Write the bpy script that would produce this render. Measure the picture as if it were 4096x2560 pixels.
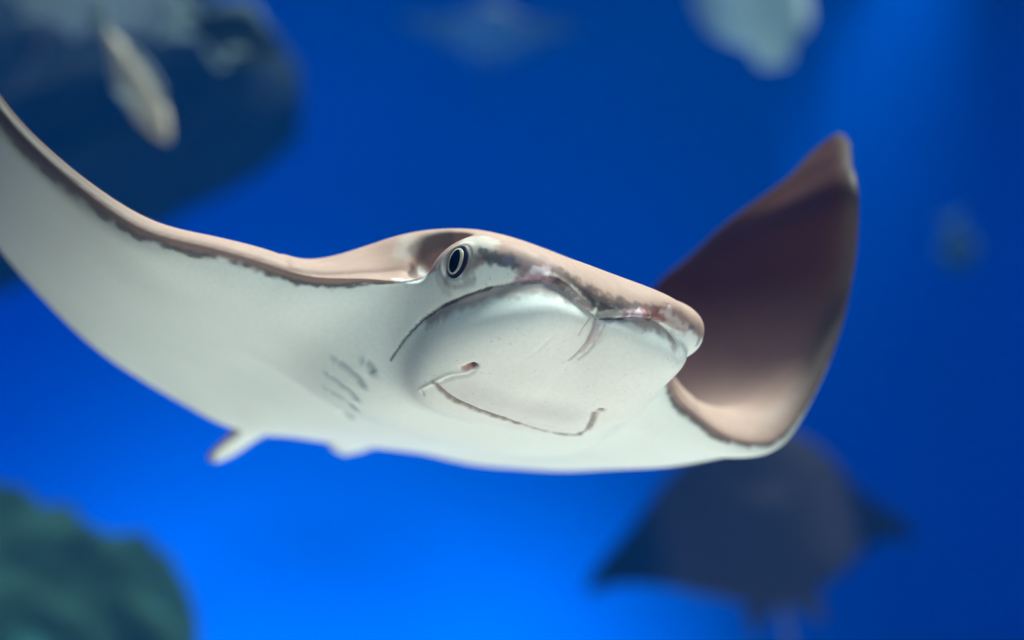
import bpy, bmesh, math, random
import numpy as np
from mathutils import Matrix, Vector

# ------------------------------------------------------------------ camera, world, sun, exposure
scene = bpy.context.scene
for o in list(bpy.data.objects): bpy.data.objects.remove(o, do_unlink=True)
col = scene.collection
cam_data = bpy.data.cameras.new('camera')
cam = bpy.data.objects.new('camera', cam_data); col.objects.link(cam); scene.camera = cam
cam.location = (0, 0, 1.0); cam.rotation_euler = (math.radians(102), 0, 0)
cam_data.sensor_width = 36; cam_data.lens = 18/math.tan(math.radians(15))
cam_data.clip_start = .02; cam_data.clip_end = 200
cam_data.dof.use_dof = True; cam_data.dof.focus_distance = .945; cam_data.dof.aperture_fstop = 3.3
world = bpy.data.worlds.new('World'); scene.world = world; world.use_nodes = True
SUN_ELEV, SUN_AZ = math.radians(73), math.radians(80)      # azimuth clockwise from +Y (north)
nt = world.node_tree; sky = nt.nodes.new('ShaderNodeTexSky')
sky.sky_type = 'NISHITA'; sky.sun_disc = False; sky.dust_density = 8; sky.ozone_density = 0; sky.air_density = .6; sky.sun_elevation = SUN_ELEV; sky.sun_rotation = SUN_AZ
nt.links.new(sky.outputs[0], nt.nodes['Background'].inputs[0]); nt.nodes['Background'].inputs[1].default_value = .015
sun_data = bpy.data.lights.new('sun', 'SUN'); sun_data.energy = 5.0; sun_data.angle = math.radians(24); sun_data.color = (1, .88, .86)
sun = bpy.data.objects.new('sun', sun_data); col.objects.link(sun); sun.location = (3, -2, 9)
sdir = Vector((math.sin(SUN_AZ)*math.cos(SUN_ELEV), math.cos(SUN_AZ)*math.cos(SUN_ELEV), math.sin(SUN_ELEV)))
sun.rotation_euler = sdir.to_track_quat('Z', 'Y').to_euler()
scene.view_settings.view_transform = 'Standard'; scene.view_settings.look = 'None'
scene.view_settings.exposure = 1.3; scene.view_settings.gamma = 1
scene.render.engine = 'CYCLES'; scene.cycles.use_denoising = True
scene.cycles.max_bounces = 10; scene.cycles.diffuse_bounces = 6; scene.cycles.volume_bounces = 1
scene.cycles.sample_clamp_indirect = 8

# ------------------------------------------------------------------ helpers
def tag(o, label=None, cat=None, group=None, kind=None):
    if label: o['label'] = label
    if cat: o['category'] = cat
    if group: o['group'] = group
    if kind: o['kind'] = kind
    return o
def link(name, me, mat=None, parent=None):
    o = bpy.data.objects.new(name, me); col.objects.link(o)
    if mat and me is not None and not me.materials: me.materials.append(mat)
    if parent: o.parent = parent
    return o
def mesh_np(name, P, Q, smooth=True):
    me = bpy.data.meshes.new(name)
    n = Q.shape[1]
    me.vertices.add(len(P)); me.vertices.foreach_set('co', np.ascontiguousarray(P, np.float32).ravel())
    me.loops.add(Q.size); me.loops.foreach_set('vertex_index', np.ascontiguousarray(Q, np.int32).ravel())
    me.polygons.add(len(Q)); me.polygons.foreach_set('loop_start', np.arange(0, Q.size, n, dtype=np.int32))
    me.polygons.foreach_set('loop_total', np.full(len(Q), n, np.int32))
    me.update(calc_edges=True); me.validate()
    if smooth: me.shade_smooth()
    return me
def material(name, color, rough=.6, spec=.4, noise=None, bump=None, attr=None, sss=0, coat=0):
    m = bpy.data.materials.new(name); m.use_nodes = True; t = m.node_tree; b = t.nodes['Principled BSDF']
    b.inputs['Roughness'].default_value = rough; b.inputs['Specular IOR Level'].default_value = spec
    b.inputs['Base Color'].default_value = (*color, 1)
    if coat: b.inputs['Coat Weight'].default_value = coat*.25; b.inputs['Coat Roughness'].default_value = .15
    tc = t.nodes.new('ShaderNodeTexCoord'); src = None
    if attr:
        a = t.nodes.new('ShaderNodeAttribute'); a.attribute_name = attr; src = a.outputs['Color']
    if noise:
        sc, lo, hi, det = noise
        n = t.nodes.new('ShaderNodeTexNoise'); n.inputs['Scale'].default_value = sc; n.inputs['Detail'].default_value = det
        t.links.new(tc.outputs['Object'], n.inputs['Vector'])
        r = t.nodes.new('ShaderNodeMapRange'); r.inputs[1].default_value = .3; r.inputs[2].default_value = .7
        r.inputs[3].default_value = lo; r.inputs[4].default_value = hi; t.links.new(n.outputs['Fac'], r.inputs[0])
        mx = t.nodes.new('ShaderNodeVectorMath'); mx.operation = 'SCALE'
        if src: t.links.new(src, mx.inputs[0])
        else: mx.inputs[0].default_value = color
        t.links.new(r.outputs[0], mx.inputs['Scale']); src = mx.outputs[0]
    if src: t.links.new(src, b.inputs['Base Color'])
    if bump:
        sc, st, di = bump
        n = t.nodes.new('ShaderNodeTexNoise'); n.inputs['Scale'].default_value = sc; n.inputs['Detail'].default_value = 4
        t.links.new(tc.outputs['Object'], n.inputs['Vector'])
        bp = t.nodes.new('ShaderNodeBump'); bp.inputs['Strength'].default_value = st; bp.inputs['Distance'].default_value = di
        t.links.new(n.outputs['Fac'], bp.inputs['Height']); t.links.new(bp.outputs[0], b.inputs['Normal'])
    if sss:
        b.inputs['Subsurface Weight'].default_value = sss; b.inputs['Subsurface Radius'].default_value = (1, .5, .35)
        b.inputs['Subsurface Scale'].default_value = .006
    return m
def hash3(i, j, k, seed):
    h = (i*374761393+j*668265263+k*2147483647+seed*974634777) & 0xffffffff
    h = ((h ^ (h >> 13))*1274126177) & 0xffffffff
    return ((h ^ (h >> 16)) & 0xffff)/32767.5-1
def vnoise(P, scale, seed=0, octaves=2):
    out = np.zeros(len(P)); amp = 1.
    for o in range(octaves):
        q = P*scale*(2**o); f = np.floor(q).astype(np.int64); u = q-f; u = u*u*(3-2*u)
        for dx in (0,1):
            for dy in (0,1):
                for dz in (0,1):
                    w = (u[:,0] if dx else 1-u[:,0])*(u[:,1] if dy else 1-u[:,1])*(u[:,2] if dz else 1-u[:,2])
                    out += amp*w*hash3(f[:,0]+dx, f[:,1]+dy, f[:,2]+dz, seed+o)
        amp *= .5
    return out

# ------------------------------------------------------------------ the tank
def box(bm, lo, hi):
    v = [bm.verts.new((x,y,z)) for x in (lo[0],hi[0]) for y in (lo[1],hi[1]) for z in (lo[2],hi[2])]
    for f in ((0,1,3,2),(4,6,7,5),(0,4,5,1),(2,3,7,6),(0,2,6,4),(1,5,7,3)): bm.faces.new([v[i] for i in f])
def box_obj(name, lo, hi, mat, **kw):
    bm = bmesh.new(); box(bm, lo, hi); bmesh.ops.recalc_face_normals(bm, faces=bm.faces)
    me = bpy.data.meshes.new(name); bm.to_mesh(me); bm.free()
    return tag(link(name, me, mat), **kw)
TX0, TX1, TY0, TY1, TZ = -4.2, 2.5, -2.6, 7.6, 4.6
M_wall = material('blue_tank_paint', (0,.080,.54), .9, .0, noise=(.7,.90,1.08,3))
M_sand = material('pale_sand', (.60,.475,.46), .9, .05, noise=(9,.86,1.05,5), bump=(60,.5,.01))
M_dark = material('dark_hall_wall', (.10,.095,.09), .9, .05, noise=(3,.8,1.1,3))
# floor: gently rippled sand
n = 120; xs_ = np.linspace(TX0,TX1,n); ys_ = np.linspace(TY0,TY1,n); X_, Y_ = np.meshgrid(xs_, ys_, indexing='ij')
Pf = np.c_[X_.ravel(), Y_.ravel(), np.zeros(n*n)]; Pf[:,2] = .03*vnoise(Pf,1.3,5,3)+.58
ii = np.arange(n*n).reshape(n,n); Qf = np.stack([ii[:-1,:-1],ii[1:,:-1],ii[1:,1:],ii[:-1,1:]],-1).reshape(-1,4)
tag(link('ground', mesh_np('ground', Pf, Qf), M_sand), kind='structure')
# one continuous curved back and side wall with rounded corners
def wall_strip():
    """wall swept along a U; its foot runs into the floor in a cove that is deepest along the back"""
    r = 1.6; path = [(TX0, 4.6, .6), (TX0, TY1-r-.6, .7)]
    for k in range(13):
        a = math.pi-k/12*math.pi/2; path.append((TX0+r+r*math.cos(a), TY1-r+r*math.sin(a), 1.0+.5*k/12))
    for k in range(1, 12):
        u = k/12; path.append((TX0+r+u*(TX1-TX0-2*r), TY1, 1.5+1.5*math.sin(math.pi*u)**.7))
    for k in range(13):
        a = math.pi/2-k/12*math.pi/2; path.append((TX1-r+r*math.cos(a), TY1-r+r*math.sin(a), 1.5-.5*k/12))
    path += [(TX1, TY1-r-.6, .7), (TX1, 4.6, .6)]; P = []; Q = []
    for i, (x, y, dep) in enumerate(path):
        nx = np.array(path[min(i+1,len(path)-1)][:2])-np.array(path[max(i-1,0)][:2]); nx = np.array((nx[1],-nx[0]))/np.hypot(*nx)
        sec = [(dep*(1-math.sin(k/16*math.pi/2)), .50+min(dep,3)*(1-math.cos(k/16*math.pi/2))) for k in range(17)]+[(0,TZ)]  # cove curve added so the wall's foot catches more sun
        P += [(x+nx[0]*d, y+nx[1]*d, z) for d, z in sec]
        if i: Q += [((i-1)*18+k, i*18+k, i*18+k+1, (i-1)*18+k+1) for k in range(17)]
    return np.array(P), np.array(Q)
Pw, Qw = wall_strip(); wo = link('tank_wall', mesh_np('tank_wall', Pw, Qw), M_wall)
sol = wo.modifiers.new('thickness', 'SOLIDIFY'); sol.thickness = -.15; sol.offset = -1
wo['kind'] = 'structure'
box_obj('hall_wall', (TX0-.3,TY0-.35,-.2), (-2.40,TY0-.05,TZ), M_dark, kind='structure')
box_obj('face_bounce_wall', (-2.39,TY0-.35,-.2), (TX1+.3,TY0-.05,TZ), material('bounce_wall_paint', (.76,.68,.62), .9, .05, noise=(2,.93,1.03,3)), kind='structure')  # unseen pale wall added to bounce light onto the ray's face
M_side = material('side_concrete', (.26,.24,.22), .95, .05, noise=(3,.8,1.1,4), bump=(20,.4,.02))
box_obj('side_wall_left', (TX0-.3,TY0-.04,-.2), (TX0,4.59,TZ), material('side_wall_dark', (.035,.035,.035), .95, .02, noise=(3,.7,1.2,4), bump=(8,.6,.05)), kind='structure')  # left wall colour kept near black so it sends little light back
box_obj('side_wall_right', (TX1,TY0-.04,-.2), (TX1+.3,4.59,TZ), M_side, kind='structure')
M_shade_slab = material('shade_slab_concrete', (.30,.31,.32), .9, .1, noise=(4,.8,1.1,4))
box_obj('back_shade_slab', (TX0-.3,TY1-.42,TZ+.01), (TX1+.3,TY1+.8,TZ+.22), M_shade_slab, kind='structure')  # unseen slab added to keep light off the top of the back wall

box_obj('side_shade_slab', (TX1-.65,3.6,TZ+.01), (TX1+.3,TY1-.43,TZ+.22), M_shade_slab, kind='structure')  # another unseen slab, added to shade the right end of the back wall

# ------------------------------------------------------------------ ray body builder
# ---------------------------------------------------------------- ray body
def dens(P, n=60):
    P = np.array(P, float)
    d = np.r_[0, np.cumsum(np.hypot(*np.diff(P, axis=0).T))]
    t = np.linspace(0, d[-1], n)
    # Catmull-Rom through the points
    out = np.zeros((n, 2))
    for k in range(2):
        m = np.gradient(P[:, k], d)
        i = np.clip(np.searchsorted(d, t, side='right') - 1, 0, len(d) - 2)
        h = d[i + 1] - d[i]; u = (t - d[i]) / h
        out[:, k] = ((2*u**3-3*u**2+1)*P[i, k] + (u**3-2*u**2+u)*h*m[i]
                     + (-2*u**3+3*u**2)*P[i+1, k] + (u**3-u**2)*h*m[i+1])
    return out
SPAN, SWEEP = 1.1957, -.0872
LEAD = [(-.065,.070),(-.080,.095),(-.105,.14),(-.145,.21),(-.195,.29),(-.25,.365),(-.30,.415),(-.345,.44)]
TRAIL = [(-.345,.44),(-.352,.425),(-.345,.38),(-.355,.32),(-.38,.24),(-.415,.16),(-.44,.10),(-.452,.080)]
PELV = [(-.452,.080),(-.475,.086),(-.505,.088),(-.520,.079),(-.512,.062),(-.490,.045),(-.476,.026),(-.472,0)]
def sweep(P):
    P = np.array(P, float)
    return np.c_[P[:,0]-SWEEP*np.maximum(P[:,1]-.07,0), np.where(P[:,1]>.07, .07+(P[:,1]-.07)*SPAN, P[:,1])]
def outline():
    front = [(-.045,0),(-.048,.035),(-.055,.058)]
    half = np.vstack([front, dens(sweep(LEAD)), dens(sweep(TRAIL))[1:], dens(PELV,24)[1:]])
    return half
def poly_dist(X, Y, half):
    """distance to the outline (inside positive) for y>=0, and the distance to the leading edge alone"""
    a = half[:-1]; b = half[1:]
    D = np.full(X.shape, 9., np.float32); inside = np.zeros(X.shape, bool)
    for (ax, ay), (bx, by) in zip(a, b):
        dx, dy = bx-ax, by-ay; L = dx*dx+dy*dy+1e-12
        t = np.clip(((X-ax)*dx+(Y-ay)*dy)/L, 0, 1)
        D = np.minimum(D, np.hypot(X-ax-t*dx, Y-ay-t*dy))
        c = ((ay > Y) != (by > Y))
        with np.errstate(divide='ignore', invalid='ignore'):
            xi = ax + (Y-ay)*dx/(by-ay if by != ay else 1e-12)
        inside ^= c & (X < xi)
    # close the polygon along y = 0 : the crossing test along +x
    return np.where(inside, D, -D)
def smin(a, b, k):
    h = np.clip(.5+.5*(b-a)/k, 0, 1)
    return b+(a-b)*h-k*h*(1-h)
def smax(a, b, k): return -smin(-a, -b, k)
def ell(X, Y, Z, c, r, p=2.):
    q = (np.abs((X-c[0])/r[0])**p+np.abs((Y-c[1])/r[1])**p+np.abs((Z-c[2])/r[2])**p)**(1/p)
    return (q-1)*min(r)
def rell(X, Y, Z, c, r, ry, p=2.):
    """ellipsoid turned about the y axis"""
    s, k = np.sin(ry), np.cos(ry)
    x, z = X-c[0], Z-c[2]
    return ell(x*k+z*s, Y-c[1], -x*s+z*k, (0,0,0), r, p)
def bump(t, lo, hi):
    t = np.clip((t-lo)/(hi-lo), 0, 1); return t*t*(3-2*t)
def grid(fine=.0008, coarse=.003, head=True):
    def axis(stops):
        o = [stops[0][0]]
        for (a, s0), (b, s1) in zip(stops[:-1], stops[1:]):
            x = a
            while x < b-1e-9:
                x = min(x+s0+(s1-s0)*(x-a)/(b-a), b); o.append(x)
        return np.array(o, np.float32)
    xs = axis([(-.535,coarse),(-.20,coarse),(-.13,fine),(.024,fine)])
    h = axis([(0,fine),(.095,fine),(.16,coarse),(.525,coarse)])
    ys = np.r_[-h[:0:-1], h]
    zs = axis([(-.088,fine*1.1),(.075,fine*1.1)])
    return xs, ys, zs
def field(xs, ys, zs):
    half = outline()
    X2, Y2 = np.meshgrid(xs, np.abs(ys), indexing='ij')
    e = poly_dist(X2, Y2, half)
    lead = np.array(sweep(LEAD)); lead = dens(lead, 60)
    DL = np.full(X2.shape, 9., np.float32)
    for (ax, ay), (bx, by) in zip(lead[:-1], lead[1:]):
        dx, dy = bx-ax, by-ay; t = np.clip(((X2-ax)*dx+(Y2-ay)*dy)/(dx*dx+dy*dy), 0, 1)
        DL = np.minimum(DL, np.hypot(X2-ax-t*dx, Y2-ay-t*dy))
    nearlead = np.exp(-(DL/.035)**2)
    xk = [-.53,-.47,-.44,-.35,-.25,-.16,-.10,-.05]
    pt = np.interp(X2, xk, [.10,.16,.24,.55,.85,1.,.93,.80])
    pb = np.interp(X2, xk, [.12,.22,.32,.62,.9,1.,1.,.9])
    wing = np.interp(Y2, [.05,.12,.25,.4,.52], [.020,.018,.011,.007,.005])
    wing = wing*np.interp(X2, [-.5,-.38,-.2,-.08], [.5,.65,1,1.1])
    Tt = wing+.043*pt*np.exp(-(Y2/.088)**2)
    Tb = wing*.75+.030*pb*np.exp(-(Y2/.105)**2)
    rho = .0014+.0042*nearlead*np.interp(Y2,[.07,.2,.5],[1.15,.8,.35])
    ee = np.maximum(e, 0)
    te = np.sqrt(2*rho*ee+1e-9)+ee*.16
    zt = smin(te, Tt, .006); zb = -smin(te*.95, Tb, .006)
    zt = np.where(e > 0, zt, e*1.5).astype(np.float32); zb = np.where(e > 0, zb, -e*1.5).astype(np.float32)
    Z = zs[None,None,:]
    F = smax(Z-zt[:,:,None], zb[:,:,None]-Z, .0006).astype(np.float32)
    # ---- head, only in its own block of the grid
    i0 = np.searchsorted(xs, -.20); j0 = np.searchsorted(ys, -.135); j1 = np.searchsorted(ys, .135)
    X = xs[i0:,None,None]; Y = np.abs(ys[j0:j1])[None,:,None]; Z = zs[None,None,:]
    B = F[i0:,j0:j1,:]
    # cranium: flat-topped, thick blunt brow at the front
    cr = ell(X, Y, Z+.20*(X+.045), (-.072,0,.004), (.074,.064,.0205), 2.6)
    brow = ell(X, Y, Z, (-.034,0,.0010), (.0335,.063,.0155), 2.5)
    cr = smin(cr, brow, .010)
    neck = ell(X, Y, Z, (-.115,0,.010), (.062,.082,.033), 2.2)
    cr = smin(cr, neck, .020)
    eye = ell(X, Y, Z, (-.0345,.0570,.0030), (.0175,.0140,.0160))
    cr = smin(cr, eye, .007)
    cheek = ell(X, Y, Z, (-.092,.048,-.013), (.056,.030,.027))
    cr = smin(cr, cheek, .020)
    B = smin(B, cr, .026)
    # spiracle behind and above the eye
    sp = rell(X, Y, Z, (-.064,.0735,.0165), (.0155,.0165,.0155), .55)
    B = smax(B, -sp, .004)
    # cephalic lobes and chin
    lobe = rell(X, Y, Z, (-.041,.0325,-.0285), (.0475,.0350,.0215), .34, 2.5)
    chin = rell(X, Y, Z, (-.048,0,-.0340), (.047,.052,.0225), .22, 2.4)
    ch = smin(lobe, chin, .012)
    back = ell(X, Y, Z, (-.130,0,-.020), (.080,.088,.0375), 2.4)
    ch = smin(ch, back, .010)
    cre = .0010+.020*bump(-X, .076, .120)
    B = smin(B, ch, cre)
    F[i0:,j0:j1,:] = B
    return F
def surface_nets(F, xs, ys, zs):
    s = F < 0
    nx, ny, nz = F.shape
    c = s[:-1,:-1,:-1].astype(np.int8)
    cnt = np.zeros_like(c)
    for dx in (0,1):
        for dy in (0,1):
            for dz in (0,1):
                cnt += s[dx:nx-1+dx, dy:ny-1+dy, dz:nz-1+dz]
    act = (cnt > 0) & (cnt < 8)
    I, J, K = np.nonzero(act)
    idx = np.full(act.shape, -1, np.int32); idx[I,J,K] = np.arange(len(I))
    P = np.zeros((len(I),3)); n = np.zeros(len(I))
    corners = [(0,0,0),(1,0,0),(0,1,0),(1,1,0),(0,0,1),(1,0,1),(0,1,1),(1,1,1)]
    edges = [(a,b) for a in range(8) for b in range(a+1,8) if sum(abs(np.array(corners[a])-corners[b])) == 1]
    co = [(F[I+a,J+b,K+d], np.stack([xs[I+a],ys[J+b],zs[K+d]],1)) for a,b,d in corners]
    for a, b in edges:
        fa, pa = co[a]; fb, pb = co[b]
        m = (fa < 0) != (fb < 0)
        t = np.where(m, fa/np.where(m, fa-fb, 1), 0)[:,None]
        P += np.where(m[:,None], pa+t*(pb-pa), 0); n += m
    P /= n[:,None]
    Q = []
    for ax in range(3):
        sl = [slice(None)]*3; sr = [slice(None)]*3
        sl[ax] = slice(0,-1); sr[ax] = slice(1,None)
        d = s[tuple(sl)] != s[tuple(sr)]
        u, v = [(1,2),(2,0),(0,1)][ax]
        m = d.copy()
        for w in (u, v):
            q = [slice(None)]*3; q[w] = 0; m[tuple(q)] = False
            q[w] = -1; m[tuple(q)] = False
        E = np.array(np.nonzero(m))
        pos = s[tuple(sl)][tuple(E)]
        def cell(du, dv):
            C = E.copy(); C[u] -= du; C[v] -= dv; return idx[tuple(C)]
        f = np.stack([cell(1,1),cell(0,1),cell(0,0),cell(1,0)],1)
        f[~pos] = f[~pos][:,::-1]
        Q.append(f)
    Q = np.vstack(Q)
    return P, Q[(Q >= 0).all(1)]
def smooth(P, Q, it=3, lam=.5, mu=-.52):
    E = np.vstack([Q[:,[0,1]],Q[:,[1,2]],Q[:,[2,3]],Q[:,[3,0]]]); E = np.vstack([E,E[:,::-1]])
    n = np.bincount(E[:,0], minlength=len(P))[:,None]
    for _ in range(it):
        for l in (lam, mu):
            S = np.stack([np.bincount(E[:,0], P[E[:,1],k], len(P)) for k in range(3)],1)
            P = P+l*(S/n-P)
    return P
def relax(P, Q, w, it, lam=.6):
    """smooth only where w > 0"""
    E = np.vstack([Q[:,[0,1]],Q[:,[1,2]],Q[:,[2,3]],Q[:,[3,0]]]); E = np.vstack([E,E[:,::-1]])
    E = E[w[E[:,0]] > .01]
    n = np.maximum(np.bincount(E[:,0], minlength=len(P)),1)[:,None]; w = np.where(w > .01, w, 0)[:,None]
    P = P.copy()
    for _ in range(it):
        S = np.stack([np.bincount(E[:,0], P[E[:,1],k], len(P)) for k in range(3)],1)
        P += lam*w*(S/n-P)
    return P
def normals(P, Q):
    n = np.cross(P[Q[:,2]]-P[Q[:,0]], P[Q[:,3]]-P[Q[:,1]])
    N = np.stack([sum(np.bincount(Q[:,j], n[:,k], len(P)) for j in range(4)) for k in range(3)],1)
    return N/np.maximum(np.linalg.norm(N,axis=1,keepdims=True),1e-12)
KN = np.array([0,.1,.2,.3,.4])
def pose(P, right, left):
    """bend both wings; right/left = (angles in degrees at KN, twist)"""
    out = P.copy()
    for sy, (ang, tw) in ((-1, right), (1, left)):
        m = P[:,1]*sy > .06
        p = P[m]; y0 = .06; s = np.abs(p[:,1])-y0
        n = 24; S = s[:,None]*((np.arange(n)+.5)/n)
        q = np.linspace(-.1,.55,261); g = np.exp(-(np.arange(-40,41)*.0025/.028)**2); g /= g.sum()
        sm = lambda v: np.convolve(np.pad(v,40,'edge'),g,'valid')
        pv = sm(np.interp(q,KN,np.radians(ang)))*bump(q,.008,.060); wv = sm(tw*np.interp(q,[0,.1,.4],[0,.3,1]))*bump(q,.008,.060)
        f = lambda s_: np.interp(s_,q,pv)
        w = lambda s_: np.interp(s_,q,wv)
        ph = f(S)+w(S)*(p[:,0:1]+.25)
        yb = y0+np.cos(ph).mean(1)*s; zb = np.sin(ph).mean(1)*s
        pe = f(s)+w(s)*(p[:,0]+.25)
        out[m] = np.c_[p[:,0], sy*(yb-np.sin(pe)*p[:,2]), zb+np.cos(pe)*p[:,2]]
    return out
def rbf_warp(P, src, dst, eps):
    EPS = eps*eps
    src = np.array(src, float); d = np.array(dst, float)-src
    K = np.sqrt(((src[:,None]-src[None])**2).sum(2)+EPS)
    n = len(src); A = np.zeros((n+4,n+4)); A[:n,:n] = K-1e-3*np.eye(n)
    A[:n,n] = 1; A[:n,n+1:] = src; A[n:,:n] = A[:n,n:].T
    c = np.linalg.solve(A, np.vstack([d, np.zeros((4,3))]))
    out = P.copy()
    for k in range(0, len(P), 20000):
        q = P[k:k+20000]
        out[k:k+20000] += np.sqrt(((q[:,None]-src[None])**2).sum(2)+EPS)@c[:n]+c[n]+q@c[n+1:]
    return out
WING_R = ([-12.77,9.95,36.06,69.29,102.5], -.521)
WING_L = ([-42.65,19.03,79.48,73.11,42.72], -1.172)

def head_parts(P0):
    """which head vertices lie below the crease, on the lobes and chin"""
    a = np.degrees(np.arctan2(P0[:,1], P0[:,0]+.08)); c = np.array(CREASE)
    m = {}
    for k, v in c: m.setdefault(round(k/6), []).append(v)
    ks = sorted(m); zc = np.interp(a, [k*6 for k in ks], [np.mean(m[k]) for k in ks])
    return (P0[:,2] < zc) & (P0[:,0] > -.10) & (np.hypot(P0[:,0]+.06, P0[:,1]) < .10)
TAN = np.array((.345,.218,.178)); SHADED_BROWN = np.array((.050,.018,.010)); WHITE = np.array((.76,.775,.74)); RIM = np.array((.085,.07,.066))
def base_pigment(P0):
    a = np.abs(P0[:,1]); x, z = P0[:,0], P0[:,2]
    half = outline(); e = np.abs(poly_dist(x.astype(np.float64), a.astype(np.float64), half))
    n1 = vnoise(P0, 90, 1, 3); n2 = vnoise(P0, 260, 2, 2); n3 = vnoise(P0, 22, 3, 3)
    edge = np.exp(-(e/.014)**2)
    thr = np.where(x > -.10, -.004, -.0015-.0022*edge)
    d = bump(z-thr+.0007*n1, -.0014, .0014)
    dors = TAN+(SHADED_BROWN-TAN)*bump(a, .20, .32)[:,None]  # outer back goes dark brown, partly standing in for the wing's shaded face
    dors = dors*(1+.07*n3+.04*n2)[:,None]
    dusk_falloff = (.75*bump(a, .13, .31))[:,None]  # dusky wing tips, spread inward to paint in light falloff on the underside
    C = (WHITE*(1-dusk_falloff)+np.array((.27,.265,.23))*dusk_falloff)*(1+.03*n3+.02*vnoise(P0,9,6,3))[:,None]; C = C*(1-d[:,None])+dors*d[:,None]
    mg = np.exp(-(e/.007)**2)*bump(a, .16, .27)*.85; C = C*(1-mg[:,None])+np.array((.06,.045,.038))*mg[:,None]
    rim = np.exp(-((z-thr+.0014*n1+.0008*n2)/.0015)**2)*np.exp(-(e/.010)**2)*bump(a, .066, .085)
    rim = np.clip(rim*(1+.9*n1+.8*n2), 0, 1)*.85
    return C*(1-rim[:,None])+RIM*rim[:,None]
def poly3(P, pts):
    """distance to a polyline and the position along it 0..1"""
    pts = np.array(pts); D = np.full(len(P), 9.); U = np.zeros(len(P))
    if len(pts) == 1: return np.linalg.norm(P-pts[0], axis=1), np.full(len(P), .5)
    for k in range(len(pts)-1):
        a, b = pts[k], pts[k+1]; ab = b-a
        t = np.clip((P-a)@ab/(ab@ab+1e-12), 0, 1); d = np.linalg.norm(P-a-t[:,None]*ab, axis=1)
        m = d < D; D[m] = d[m]; U[m] = (k+t[m])/(len(pts)-1)
    return D, U
def near(P, pts, r):
    pts = np.array(pts); lo = pts.min(0)-r; hi = pts.max(0)+r
    return np.nonzero(((P > lo) & (P < hi)).all(1))[0]
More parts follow.
